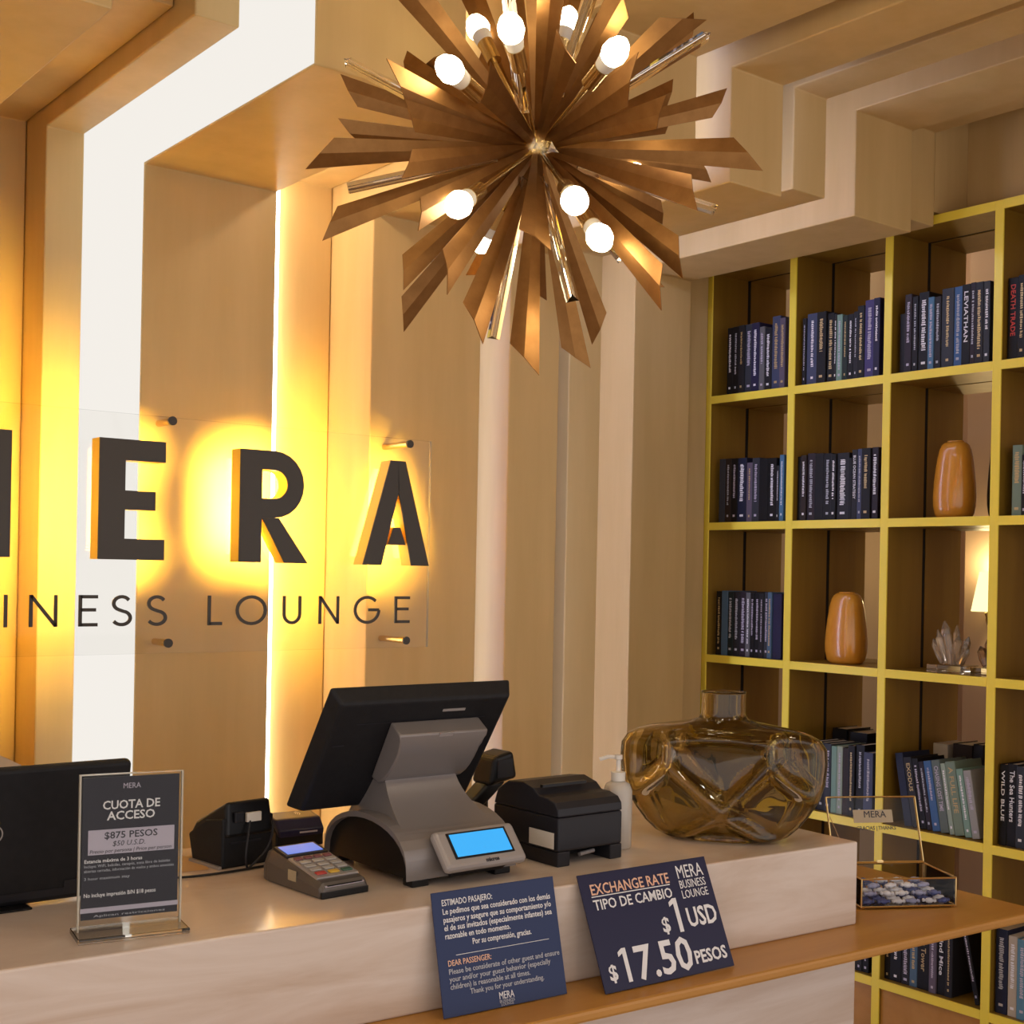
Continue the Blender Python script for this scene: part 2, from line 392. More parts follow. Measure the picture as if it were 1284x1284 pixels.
BOOKS = {   # (row, column): picture crop, list of left edge, right edge, top edge, colour, title
 (0, 0): (Z6, [(133,155,345,'black'),(155,178,340,'black'),(178,200,335,'charcoal'),(200,228,330,'slate'),(228,258,325,'indigo'),(258,278,340,'grey'),(278,303,345,'charcoal'),(303,335,298,'slate blue'),(335,356,305,'mauve')]),
 (0, 1): (Z6, [(425,440,308,'black'),(440,482,288,'slate blue'),(482,518,282,'black'),(518,545,286,'black'),(545,555,290,'charcoal'),(555,577,292,'mint'),(577,597,295,'dark green'),(597,620,290,'black'),(620,637,280,'charcoal'),(637,665,258,'black'),(665,703,235,'violet'),(703,728,228,'indigo')]),
 (0, 2): (Z6, [(802,824,290,'black'),(824,852,215,'plum'),(852,874,222,'black'),(876,915,205,'black'),(915,938,225,'sky blue'),(938,963,222,'charcoal'),(965,1012,190,'slate'),(1012,1043,183,'blue'),(1045,1078,175,'black','LEVIATHAN'),(1078,1098,168,'plum'),(1098,1130,166,'charcoal'),(1130,1155,162,'slate')]),
 (0, 3): (Z6, [(1222,1262,148,'black','DEATH TRADE'),(1264,1292,138,'black'),(1292,1322,134,'navy'),(1322,1350,140,'charcoal')]),
 (1, 0): (Z6, [(103,125,855,'slate'),(125,148,853,'brown'),(148,172,852,'black'),(172,205,850,'navy'),(205,227,868,'mauve'),(227,256,850,'slate'),(256,290,852,'black'),(290,321,850,'black'),(321,333,880,'charcoal'),(333,351,838,'sky blue')]),
 (1, 1): (Z6, [(405,420,845,'black'),(420,440,840,'brown'),(440,470,832,'plum'),(470,503,832,'black'),(503,537,832,'black'),(537,556,835,'black'),(556,602,830,'charcoal'),(602,616,850,'black'),(616,637,818,'charcoal','BLUE OCEAN STRATEGY'),(637,655,815,'slate blue'),(655,690,812,'black'),(690,716,808,'plum')]),
 (1, 3): (Z6, [(1240,1278,800,'sage'),(1278,1300,838,'black'),(1300,1330,820,'charcoal')]),
 (2, 0): (Z7, [(90,112,252,'black'),(112,135,250,'steel blue'),(135,155,254,'dark teal'),(155,178,256,'charcoal'),(178,203,254,'plum'),(203,220,257,'grey'),(220,235,258,'black'),(235,256,258,'black'),(256,273,260,'charcoal'),(273,290,256,'slate'),(290,306,256,'steel blue'),(306,340,262,'indigo')]),
 (3, 1): (Z7, [(455,482,835,'black'),(482,510,840,'charcoal'),(512,537,845,'slate'),(537,558,855,'mint'),(558,580,855,'pale green'),(580,602,862,'brown'),(602,628,852,'black'),(628,662,850,'black'),(662,698,880,'slate blue')]),
 (3, 3): (Z7, [(1190,1218,925,'black','WILD BLUE'),(1218,1258,925,'black','The Sea Hunters'),(1258,1292,935,'slate'),(1292,1322,930,'navy')]),
 (4, 1): (Z8, [(330,380,880,'black'),(380,412,870,'charcoal'),(412,445,880,'black')]),
 (4, 2): (Z8, [(500,558,760,'black'),(558,618,765,'black'),(620,662,790,'charcoal'),(662,702,800,'steel blue'),(702,768,770,'black','Last Tower'),(770,806,800,'mauve'),(806,850,770,'black','Blind Mice'),(850,888,780,'charcoal')]),
 (4, 3): (Z8, [(1120,1182,782,'navy'),(1185,1233,820,'cream'),(1235,1290,838,'light blue'),(1290,1340,830,'black')]),
}
RED = mat('red_print', (.62, .05, .03), .5); GOLDP = MATS['gold_print']
XB = SX + .02
for (r, c), (Zf, lst) in BOOKS.items():
    yl = POSTS[c] - HP - .0015; yr = POSTS[c+1] + HP + .0015
    for i, b in enumerate(lst):
        dx = XB + random.uniform(0, .008)
        px0, py = Zf(b[0], b[2]); px1, _ = Zf(b[1], b[2])
        zb = BOARDS[r] + .0003
        pb = 0.0206                      # the frame leans: take the x where the spine's middle stands
        A_ = onX(px0, py, XB + .004); B_ = onX(px1, py, XB + .004)
        if i == 0: prev = yl
        y1 = min(A_.y, prev); y0 = max(B_.y, yr)
        if y1 - y0 < .006: continue
        prev = y0
        h = max(.17, min(.30, (A_.z + B_.z)/2 - zb))
        pos = ORD[i] + ' book from the left'
        lab = f"{pos}, {b[3]} spine, {ROWN[r]} row, {COLN[c]} compartment of bookshelf"
        ti = b[4] if len(b) > 4 else None
        book(y0 + .0004, y1 - .0004, zb, h, random.uniform(.14, .165), dx, b[3], lab, f"books in the {ROWN[r]} row, {COLN[c]} compartment", ti,
             RED if ti == 'DEATH TRADE' else GOLDP if ti == 'Last Tower' else WHITE if ti else None)
# leaning row
r, c = 3, 2; zb = BOARDS[3] + .0003
lean = [(800,826,872,'navy',None),(826,872,900,'charcoal',None),(872,905,905,'black',None),(905,930,925,'plum',None),(930,972,910,'blue',None),
        (972,1018,900,'grey green','CHASING LOST TIME'),(1018,1042,918,'pale green',None),(1042,1090,902,'sage','A FULL LIFE'),(1090,1116,935,'mint',None)]
yc = POSTS[2] - HP - .064
TL = 10.5
tl = math.radians(TL); hgt = [.235,.225,.225,.218,.222,.228,.222,.230,.212,.21]; ths = [.024,.024,.018,.015,.023,.025,.014,.028,.019,.022]
names = ['navy','charcoal','black','plum','blue','grey green','pale green','sage','mint','pale grey']
ttl = [None,'EXODUS',None,None,None,'CHASING LOST TIME',None,'A FULL LIFE',None,None]
for i in range(10):
    th = ths[i]*1.2; y1 = yc; y0 = y1 - th
    book(y0 + .0003, y1 - .0003, zb, hgt[i], .15, XB + .012, names[i], f"{ORD[i]} of the leaning books from the left, {names[i]} spine, fourth row", 'leaning books in the fourth row', ttl[i], GOLDP if i == 1 else None, tilt=TL)
    yc = y1 - th / math.cos(tl) - .0016
# books standing in the rear layer, seen over the front ones
for (y0, y1, h, col, rr, lb) in ((2.93, 2.99, .262, 'black', 3, 'wide black book behind the front row, left, fourth row second compartment'), (2.84, 2.92, .256, 'black', 3, 'wide black book behind the middle of fourth row, second compartment'), (2.70, 2.80, .27, 'black', 3, 'wide black book behind the right of fourth row, second compartment'),
                                (2.52, 2.575, .255, 'cream', 3, 'cream book standing behind the leaning row, nearest the left post'), (2.43, 2.50, .262, 'brown', 3, 'brown book standing behind the middle of the leaning row'), (2.39, 2.425, .268, 'black', 3, 'black book standing behind the leaning row beside a brown one')):
    book(y0, y1, BOARDS[rr] + .0003, h, .14, SB1 + .012, col, lb, 'books in the rear layer', rear=True)
# lone tilted book in the bottom row
book(2.268, 2.284, BOARDS[4] + .0003, .24, .15, XB + .01, 'black', 'thin black book leaning alone at the right end of bottom row', 'books in the bottom row, third compartment', tilt=13)
# flat stack
zz = BOARDS[3] + .0003; prevs = [('charcoal', .022, .0, 'lowest dark'), ('pale grey', .012, .006, 'pale grey'), ('cream', .010, -.004, 'cream'), ('pale grey', .009, .01, 'uppermost pale'), ('cream', .012, .0, 'topmost cream')]
for i, (cn, th, off, nm) in enumerate([('charcoal', .03, 0, 'thick dark'), ('slate', .028, .01, 'slate'), ('pale grey', .014, .004, 'thin pale grey'), ('cream', .012, -.006, 'thin cream')]):
    m = MB().box(XB + .01 + off*.3, XB + .165, 3.06 + off, 3.30 + off, zz, zz + .002).box(XB + .01 + off*.3, XB + .165, 3.06 + off, 3.30 + off, zz + th - .002, zz + th).box(XB + .01 + off*.3, XB + .165, 3.297 + off, 3.30 + off, zz + .002, zz + th - .002)
    o = m.build('book', BM[cn]); setp(o, f'{nm} book lying flat in a stack behind the glass vase neck', 'book', 'flat stack of books in the fourth row')
    MB().box(XB + .013 + off*.3, XB + .162, 3.063 + off, 3.2968 + off, zz + .0022, zz + th - .0022).build('page_block', PAGES, o)
    zz += th + .0002

# ------------------------------------------------------------------ ornaments on the shelf
def stone_vase(cx, cy, z, h, wr, dr, material, label, group):
    prof = [(0, .70), (.012, .80), (.05, .90), (.16, .985), (.28, 1.0), (.45, .965), (.62, .90), (.78, .82), (.88, .74), (.945, .64), (.975, .52), (.985, .42)]
    n = 28; rs = []
    for t, k in prof:
        ring = []
        for i in range(n):
            a = 2*PI*i/n; ca, sa = math.cos(a), math.sin(a); e = 2/2.6
            ring.append((cx + dr*k*math.copysign(abs(ca)**e, ca), cy + wr*k*math.copysign(abs(sa)**e, sa), z + h*t))
        rs.append(ring)
    t_ = thing('vase', label, 'vase', (cx, cy, z), group)
    MB().rings(rs).build('body', material, t_, smooth=True, angle=50)
    k = .40; rim = [[(cx + dr*q*math.cos(2*PI*i/n), cy + wr*q*math.sin(2*PI*i/n), z + h*zz_) for i in range(n)] for q, zz_ in ((.42, .986), (.40, 1.0), (.33, 1.0), (.31, .988))]
    MB().rings(rim).build('rim', material, t_, smooth=True)
def vase_px(x0, x1, yt, Zf, row, X, material, label, group, wscale=1):
    p0 = onX(*Zf(x0, (yt+200)), X); p1 = onX(*Zf(x1, (yt+200)), X); pt = onX(*Zf((x0+x1)/2, yt), X)
    z = BOARDS[row] + .0003
    stone_vase(X, (p0.y+p1.y)/2, z, pt.z - z, (p0.y-p1.y)/2*wscale, .055, material, label, group)
vase_px(942, 1088, 785, Z6, 1, SX + .10, AMBER, 'amber wood vase on the second row, beside a black one', 'amber vases on the bookshelf', .96)
vase_px(522, 664, 255, Z7, 2, SX + .10, AMBER, 'amber wood vase on the third row, next to crystals compartment', 'amber vases on the bookshelf', .96)
stone_vase(SX + .17, 2.305, BOARDS[1] + .0003, .265, .046, .05, DARKVASE, 'black rounded vase right of the amber vase, second row', 'black vases on the bookshelf')
stone_vase(SX + .17, 2.69, BOARDS[2] + .0003, .265, .040, .05, DARKVASE, 'black rounded vase half hidden by the post, third row', 'black vases on the bookshelf')
# crystal clusters on clear blocks
zc = BOARDS[2] + .0003
def crystal(mb, base, d, L, r):
    d = Vector(d).normalized(); a = d.orthogonal().normalized(); b = d.cross(a); ph = random.random()
    base = Vector(base)
    def ring(t, k): return [base + d*t + (a*math.cos(2*PI*(i/6+ph)) + b*math.sin(2*PI*(i/6+ph)))*r*k for i in range(6)]
    mb.rings([ring(0, .8), ring(L*.35, 1), ring(L*.78, .92), ring(L, .12)])
def cluster(cx, cy, wd, h, n, material, label, blk):
    t_ = thing('crystal_cluster', label, 'crystal', (cx, cy, zc), 'crystal clusters on the bookshelf')
    MB().box(cx - .05, cx + .05, cy - blk, cy + blk, zc, zc + .024).build('block', RODG, t_, bevel=.001, seg=1)
    for i in range(n):
        f = (i + .5)/n*2 - 1
        L = h * (1 - .45*abs(f)) * random.uniform(.62, 1.0)
        m = MB(); crystal(m, (cx + random.uniform(-.02, .02), cy + f*wd*.55, zc + .0245), (random.uniform(-.25, .2), f*.75 + random.uniform(-.15, .15), 1), L, random.uniform(.011, .019))
        # keep feet above the block
        mz = min(v.z for v in m.v)
        for v in m.v: v.z += zc + .0245 - mz
        m.build('crystal', material, t_)
cluster(SX + .09, 2.425, .062, .15, 11, CRYSTAL, 'pale spiky quartz cluster on a clear block, third row', .062)
cluster(SX + .09, 2.296, .012, .120, 5, CRYSTAL2, 'small brown quartz cluster on a clear block beside the post', .034)

# sconce on the far wall, seen through the shelf
sc_p = onX(1239, 742, 5.12)
t = thing('wall_sconce', 'small lit sconce with a cone shade on the far beige wall', 'lamp', (5.19, sc_p.y, sc_p.z))
MB().lathe([(.0, -.004), (.05, -.004), (.05, .004), (.0, .004)], (0, 0, 0), 20).v
bp = MB(frame((5.189, sc_p.y, sc_p.z - .12), (0, 1, 0), None, (-1, 0, 0))).lathe([(.045, -.0005), (.045, .012)], n=20).build('back_plate', BRASS2, t)
MB().tube([(5.19, sc_p.y, sc_p.z - .12), (5.12, sc_p.y, sc_p.z - .12), (5.105, sc_p.y, sc_p.z - .09)], .006).build('arm', BRASS2, t)
MB().lathe([(.06, -.085), (.028, .085)], (5.105, sc_p.y, sc_p.z), 24, cap=False).build('shade', E_SHADE, t, smooth=True, solid=.002)
ld = bpy.data.lights.new('sconce_light', 'POINT'); ld.energy = 2.5; ld.color = (1, .8, .4); ld.shadow_soft_size = .03
lo = bpy.data.objects.new('sconce_light', ld); COL.objects.link(lo); lo.location = (-.085, 0, .1); lo.parent = t

# ================================================================== WALL SIGN
GY = 2.852      # glass plate plane
KZ = GY / 2.80
def kz(z): return EYE + (z - EYE)*KZ
sign = thing('glass_sign_plate', 'clear glass plate on brass standoffs carrying the thin lounge lettering', 'sign', (1.3, GY, 1.45))
MB().box(.30, 1.966, GY, GY + .008, kz(1.452), kz(1.982)).build('plate', PANE, sign)
MB().box(1.966, 1.9675, GY, GY + .008, kz(1.452), kz(1.982)).build('plate_edge', ACRYLEDGE, sign)
for (x, z, yw) in ((1.243, 1.973, 2.92), (1.893, 1.969, 2.965), (1.243, 1.475, 2.92), (1.893, 1.470, 2.965), (.45, 1.973, 2.92), (.45, 1.475, 2.92)):
    T = frame((x, GY - .006, kz(z)), (1, 0, 0), None, (0, 1, 0))
    Lr = yw - GY + .006 - .0005
    so = MB(T).lathe([(.008, 0), (.008, Lr)], n=14).build('standoff', BRASS2, sign, smooth=True, angle=40)
    MB(T).lathe([(.0105, -.006), (.0105, 0)], n=14).build('cap', BRONZE, so)
# halo-lit block letters in front of the plate
LY0, LY1 = 2.796, 2.842; KL = LY0/2.75; LB, LTOP = EYE + (1.660-EYE)*KL, EYE + (1.920-EYE)*KL; LH = LTOP - LB
def block_letter(ch, polys, label):
    """polys: list of convex (x,z) pieces"""
    polys = [[(p[0]*KL, p[1]) for p in q] for q in polys]
    xs = [p[0] for q in polys for p in q]
    t = thing('sign_letter', label, 'letter', (sum(xs)/len(xs), GY, LB), 'block letters of the wall sign')
    f = MB(); s_ = MB()
    for q in polys:
        f.prism(q, LY0, LY0 + .003, 'y'); s_.prism(q, LY0 + .003, LY1, 'y')
    f.build('face', BRONZE, t); s_.build('return', LETGOLD, t)
    g = MB()
    for q in polys:
        cx = sum(p[0] for p in q)/len(q); cz = sum(p[1] for p in q)/len(q)
        g.prism([(cx + (x-cx)*.86, cz + (z-cz)*.86) for x, z in q], LY1 + .0005, LY1 + .004, 'y')
    g.build('halo_light', E_HALO, t)
def rect(x0, x1, z0, z1): return [(x0, z0), (x1, z0), (x1, z1), (x0, z1)]
B_, T_ = LB, LTOP; sw = .052
x0, x1 = 1.040, 1.189
block_letter('E', [rect(x0, x0+.058, B_, T_), rect(x0+.058, x1, B_, B_+.046), rect(x0+.058, x1-.022, B_+.110, B_+.152), rect(x0+.058, x1, T_-.046, T_)], 'dark bronze block letter E with glowing yellow halo')
x0, x1 = 1.369, 1.548
pl = [rect(x0, x0+.056, B_, T_)]
cxr, czr, ro, ri = x0+.088, T_-.079, .079, .034
arc = [(math.cos(a), math.sin(a)) for a in [PI/2 - PI*i/12 for i in range(13)]]
pl += [rect(x0+.056, cxr, T_-.045, T_), rect(x0+.056, cxr, T_-.158, T_-.113)]
for i in range(12):
    (c0, s0), (c1, s1) = arc[i], arc[i+1]
    pl.append([(cxr+ri*c0, czr+ri*s0), (cxr+ri*c1, czr+ri*s1), (cxr+ro*c1*.98, czr+ro*s1), (cxr+ro*c0*.98, czr+ro*s0)])
pl.append([(x0+.0562, T_-.1583), (x0+.100, T_-.1580), (x1, B_), (x1-.062, B_)])
block_letter('R', pl, 'dark bronze block letter R with glowing yellow halo')
x0, x1 = 1.700, 1.896; xm = 1.798
block_letter('A', [[(x0, B_), (x0+.054, B_), (xm+.004, T_-.075), (xm, T_), (xm-.022, T_)], [(x1-.054, B_), (x1, B_), (xm+.022, T_), (xm, T_), (xm+.002, T_-.075)],
                   [(x0+.072, B_+.052), (x1-.072, B_+.052), (x1-.088, B_+.096), (x0+.088, B_+.096)]], 'dark bronze block letter A at the right end of the word')
x1 = .857; x0 = .60
block_letter('M', [rect(x0, x0+.054, B_, T_), rect(x1-.054, x1, B_, T_), [(x0+.054, T_), (x0+.054, T_-.09), ((x0+x1)/2, B_+.03), ((x0+x1)/2, B_+.11)], [(x1-.054, T_), ((x0+x1)/2, B_+.11), ((x0+x1)/2, B_+.03), (x1-.054, T_-.09)]], 'dark bronze block letter M cut off by the left picture edge')
# thin lettering, strokes on the plate
TB, TT_ = kz(1.514), kz(1.582); TH = TT_ - TB; st = .0075
def arcp(cx, cz, rx, rz, a0, a1, n=14): return [(cx + rx*math.cos(math.radians(a0+(a1-a0)*i/n)), cz + rz*math.sin(math.radians(a0+(a1-a0)*i/n))) for i in range(n+1)]
def thin(ch, x0, x1):
    m = MB(); b, t = TB, TT_; wd = x1-x0; mid = (b+t)/2
    def rb(p, closed=False): ribbon(m, p, st, GY - .004, GY - .0005, closed)
    h_ = st/2
    if ch == 'I': rb([(x0, b), (x0, t)])
    if ch == 'N': rb([(x0+h_, b), (x0+h_, t)]); rb([(x0+h_, t-.002), (x1-h_, b+.002)]); rb([(x1-h_, b), (x1-h_, t)])
    if ch == 'E': rb([(x0+h_, b), (x0+h_, t)]); rb([(x0+h_, b+h_), (x1, b+h_)]); rb([(x0+h_, mid+.002), (x1-.004, mid+.002)]); rb([(x0+h_, t-h_), (x1, t-h_)])
    if ch == 'L': rb([(x0+h_, b), (x0+h_, t)]); rb([(x0+h_, b+h_), (x1, b+h_)])
    if ch == 'O': rb(arcp((x0+x1)/2, mid, wd/2-h_, TH/2-h_+.001, 0, 345, 23), True)
    if ch == 'U': rb([(x0+h_, t)] + arcp((x0+x1)/2, b+wd/2, wd/2-h_, wd/2-h_, 180, 360) + [(x1-h_, t)])
    if ch == 'G': rb(arcp((x0+x1)/2, mid, wd/2-h_, TH/2-h_+.001, 45, 360, 22)); rb([(x1-h_, mid), ((x0+x1)/2+.004, mid)])
    if ch == 'S':
        r_ = TH/4
        rb(arcp((x0+x1)/2, t-r_-h_*.3, wd*.42, r_-h_*.6, 30, 250, 12) + arcp((x0+x1)/2, b+r_+h_*.3, wd*.46, r_-h_*.6, 80, -150, 14))
    if ch == 'B': rb([(x0+h_, b), (x0+h_, t)]); rb([(x0+h_, t-h_)] + arcp(x0+wd*.5, (t+mid)/2, wd*.4, TH/4-h_*.6, 90, -90, 8) + [(x0+h_, mid)]); rb([(x0+h_, mid)] + arcp(x0+wd*.55, (b+mid)/2, wd*.42, TH/4-h_*.6, 90, -90, 8) + [(x0+h_, b+h_)])
    m.build('thin_letter', BRONZE, sign)
def pxX(x): return onY(x, 765, GY).x
for ch, a, b in (('I', 6.5, 8), ('N', 36, 71.5), ('E', 98, 122), ('S', 140, 164), ('S', 184, 208), ('L', 260, 278), ('O', 295, 334), ('U', 354, 377), ('N', 399, 424.5), ('G', 443, 476), ('E', 494, 513)):
    thin(ch, pxX(a), pxX(b))
for ch, a, b in (('B', .635, .68), ('U', .715, .765), ('S', .795, .83)): thin(ch, a, b)

# ================================================================== CHANDELIER
CDEP = 2.30
CC = CAM + ray(674, 185) * CDEP
UNIT = CDEP / F_PX
SIGHT = ray(674, 185)            # line of sight to the hub
ch = thing('chandelier', 'large sunburst chandelier of brass blades, glass rods and round bulbs', 'chandelier', tuple(CC))
def sph(r, c, n=16, k=10): return [(r*math.sin(PI*i/k), -r*math.cos(PI*i/k)) for i in range(1, k)]
MB().lathe(sph(.036, CC), tuple(CC), 20).build('hub', BRASS2, ch, smooth=True)
ceil_z = 2.84
sx_ = CC.x
MB().lathe([(.008, .03), (.008, ceil_z - CC.z)], tuple(CC), 12).build('stem', BRASS2, ch, smooth=True, angle=40)
MB().lathe([(.06, ceil_z - CC.z - .025), (.065, ceil_z - CC.z - .0005)], tuple(CC), 24).build('canopy', BRASS2, ch)
RL = .405
def tip(zx, zy, side, L=None):
    x, y = 370 + zx/2.14, zy/2.14
    dx, dy = (x - 674)*UNIT, (185 - y)*UNIT
    rho = math.hypot(dx, dy); L = L or RL
    L = max(L, rho*1.005); dz = 0
    for _ in range(6):
        k = (CDEP - dz*side)/CDEP; r2 = rho*k
        dz = math.sqrt(max(0, L*L - r2*r2))
    dx, dy = dx*k, dy*k
    return CR*dx + CU*dy - SIGHT.normalized()*dz*side      # side +1 towards the viewer
def blade(zx, zy, side, L=None, wide=.042, flip=1, twist=None):
    v = tip(zx, zy, side, L); Ln = v.length; d = v.normalized()
    tw = math.radians(twist if twist is not None else random.uniform(-38, 38))
    s0 = d.cross(SIGHT); s0.normalize(); n0 = s0.cross(d)
    s_ = s0*math.cos(tw) + n0*math.sin(tw); n_ = n0*math.cos(tw) - s0*math.sin(tw)
    s_ = s_*flip
    w0, w1 = .012, wide*1.05; r0 = .034
    def sec(r, k): wd = w0 + (w1-w0)*(r/Ln); return CC + d*r + s_*wd/2*k + n_*(0 if k else -wd*.12)
    vs = [sec(r0, -1), sec(r0, 0), sec(r0, 1), sec(Ln*.55, -1), sec(Ln*.55, 0), sec(Ln*.55, 1), sec(Ln - w1*.75, -1), sec(Ln - w1*.25, 0), sec(Ln + w1*.25, 1)]
    MB().add(vs, [(0,1,4,3),(1,2,5,4),(3,4,7,6),(4,5,8,7)]).build('blade', BRASS, ch, solid=.0016)
for a in ((45,410,.3,None,.05,1,10),(130,240,-.4,None,.044,-1,0),(135,355,-.5,None,.045,-1,15),(75,605,.5,None,.044,1,-8),(290,165,-1,None,.04,-1,0),(252,222,1,.36,.06,-1,-15),
          (290,308,1,.36,.044,-1,10),(285,440,1,.36,.04,1,-10),(320,580,1,None,.04,1,5),(275,742,.6,None,.042,1,-5),(277,855,-.6,None,.044,1,20),(390,742,1,None,.05,1,25),
          (490,745,-1,.37,.044,-1,-20),(468,885,1,None,.052,1,15),(612,985,.8,None,.05,1,5),(650,800,-1,.36,.038,1,30),(755,975,-.8,None,.044,1,0),(822,895,-1,None,.044,-1,10),
          (780,765,-1,.36,.03,1,0),(640,655,1,.34,.05,1,10),(1052,700,.8,None,.048,-1,-10),(1000,785,1,None,.05,-1,-20),(968,778,-1,.37,.03,1,20),(990,572,-1,None,.038,-1,-5),
          (1092,520,1,None,.05,-1,20),(1108,455,-1,None,.042,-1,0),(1240,412,.6,None,.052,-1,12),(1005,336,-1,.34,.03,1,20),(1150,275,-1,None,.044,1,0),(1000,298,1,.36,.044,1,-10),
          (1015,246,-.8,.37,.04,1,5),(925,206,1,.35,.06,1,18),(1058,30,.5,None,.055,-1,-12),(1075,68,-1,None,.04,1,0),(895,-35,.8,None,.05,1,0),(735,110,1,.33,.044,1,15),
          (690,-60,1,.38,.044,1,0),(500,212,1,.32,.050,-1,-10),(500,143,-1,.34,.036,-1,0),(300,-40,.7,None,.05,1,10),(455,-60,-.8,None,.044,-1,0),(372,150,-1,.34,.04,1,20),
          (655,-150,.7,None,.05,1,5),(765,-120,-.6,None,.044,-1,10),(560,-160,-.5,None,.046,1,-10),(610,560,-1,.33,.036,-1,0),(830,60,-1,.36,.04,1,0),(890,470,-1,.34,.04,1,0)):
    blade(*a)
def rod(zx0, zy0, zx1, zy1, side0, side1, L0=.12, L1=.40):
    a = CC + tip(zx0, zy0, side0, L0); b = CC + tip(zx1, zy1, side1, L1)
    d = (b-a).normalized(); p = d.orthogonal().normalized(); q = d.cross(p)
    def ring(c): return [c + (p*math.cos(PI*i/6) + q*math.sin(PI*i/6))*(.0125 if i % 4 == 0 else .0055 if i % 2 == 0 else .006) for i in range(12)]
    MB().rings([ring(a), ring(b)]).build('glass_rod', RODG, ch)
for a in ((430,320,140,165,.5,-.5),(540,425,142,510,.3,.3),(790,290,1105,95,.5,-.6),(612,480,530,908,.6,.4),(662,490,745,805,1,.8),(612,300,570,-40,1,.8),(705,262,815,-60,1,.2),
          (760,440,1125,560,-.3,-.6),(740,520,872,690,-.8,-1),(640,395,640,393,1,1),(540,480,360,690,-.4,-.8),(690,390,705,395,1,1)):
    if a[0] == 640: rod(640, 392, 642, 390, 1, 1, .05, .17)
    elif a[0] == 690: rod(672, 398, 690, 400, 1, 1, .05, .13)
    else: rod(*a)
def bulb(zx, zy, side, L=.22):
    v = tip(zx, zy, side, L); d = v.normalized(); Ln = v.length
    T = Matrix.Translation(CC) @ frame((0,0,0), d.orthogonal(), None, d)
    a = MB(T).lathe([(.004, .03), (.004, Ln-.07), (.0135, Ln-.07), (.0145, Ln-.03), (.0155, Ln-.026)], n=16).build('lamp_arm', BRASS2, ch, smooth=True, angle=40)
    MB(T).lathe([(.0145, Ln-.0255), (.0165, Ln-.015), (.0175, Ln-.0055)], n=16).build('bulb_collar', WHITEP, a, smooth=True, angle=40)
    MB(T).lathe([(.0175, Ln-.005), (.0215, Ln+.006), (.0205, Ln+.018), (.0145, Ln+.031), (.006, Ln+.039), (.001, Ln+.041)], n=18).build('bulb', E_BULB, ch, smooth=True)
for a in ((425,195,1,.27),(582,90,1,.30),(850,150,1,.28),(445,545,1,.30),(515,632,-1,.24),(748,535,1,.32),(812,630,1,.27),(725,75,-1),(497,88,-1,.25),(895,462,-1,.22)): bulb(*a)

# ================================================================== THINGS ON THE COUNTER
cz = CZ + .0004
# --- POS terminal
pos = thing('till_terminal', 'grey point of sale terminal seen from behind with blue customer display', 'cash register', (1.39, 2.0, CZ))
X0, X1 = 1.265, 1.505
arch_o = []; arch_i = []
yF, yB, hA = 1.885, 2.165, .100
for i in range(17):
    a = PI*i/16
    yy = (yF+yB)/2 - math.cos(a)*(yB-yF)/2; k = math.sin(a)**.8
    arch_o.append((yy, cz + .012 + (hA-.012)*k))
    arch_i.append((yy*.97 + (yF+yB)/2*.03, cz + .010 + (hA-.022)*k))
MB().prism([(yF, cz + .012)] + arch_o[1:-1] + [(yB, cz + .012)] , X0 + .012, X1 - .012, 'x').build('base_core', BLACK, pos)
shell = MB()
for i in range(16):
    (a, b), (c, d) = arch_o[i], arch_o[i+1]
    (e, f), (g, h) = [(p[0], p[1] + .010) for p in (arch_o[i], arch_o[i+1])]
    shell.hexa([(X0, a, b), (X1, a, b), (X1, c, d), (X0, c, d)], [(X0, e, f), (X1, e, f), (X1, g, h), (X0, g, h)])
shell.build('base_shell', SILVER, pos, smooth=True, angle=40)
for x in (X0 + .03, X1 - .03):
    for y in (1.90, 2.148): MB().box(x - .018, x + .018, y - .015, y + .015, cz, cz + .0125).build('foot', BLACK, pos, bevel=.002)
# neck: a flared stem, wide at the base and narrow at the top
rings = []
for i in range(13):
    t_ = i/12; e = (1 - t_)**2.6
    xc = 1.385 - .01*t_; hw = .076 + .026*e
    zq = cz + .085 + .135*t_
    yfq = 2.035 - .115*e - .02*t_; ybq = 2.10 - .0*t_ + .02*e
    rings.append([(xc-hw, yfq, zq), (xc+hw, yfq, zq), (xc+hw, ybq, zq), (xc-hw, ybq, zq)])
MB().rings(rings).build('neck', SILVER, pos, smooth=True, angle=50)
# screen housing, top leaning to the viewer
TL_, TR_ = Vector((1.158, 1.955, 1.434)), Vector((1.553, 1.955, 1.434)); BL_ = Vector((1.158, 2.108, 1.205))
up = (TL_ - BL_).normalized(); xa = Vector((1, 0, 0)); nb = xa.cross(up)      # nb points to the viewer/below
HT = frame(BL_, xa, up)         # z out to viewer
hh = (TL_-BL_).length; ww = .395
if HT.to_3x3() @ Vector((0,0,1)) @ Vector((0,1,0)) > 0: pass
hs = MB(HT).hexa([(0,0,-.022),(ww,0,-.022),(ww,hh,-.022),(0,hh,-.022)], [(.014,.014,.012),(ww-.014,.014,.012),(ww-.014,hh-.014,.012),(.014,hh-.014,.012)]).build('screen_housing', BLACKM, pos, bevel=.006, seg=3)
MB(HT).box(.008, ww-.008, .010, hh-.010, -.0235, -.0222).build('touch_screen', LCD2 if False else BLACK, pos)
MB(HT).box(.235, .285, hh-.042, hh-.037, .0121, .0135).build('top_badge', SILVER2, hs)
MB(HT).box(.025, .05, hh*.6, hh*.6+.004, .0121, .0128).build('vent_slot', DGREY, hs)
MB(HT).box(.06, .34, hh-.062, hh-.0605, .0121, .0126).build('groove', DGREY, hs)
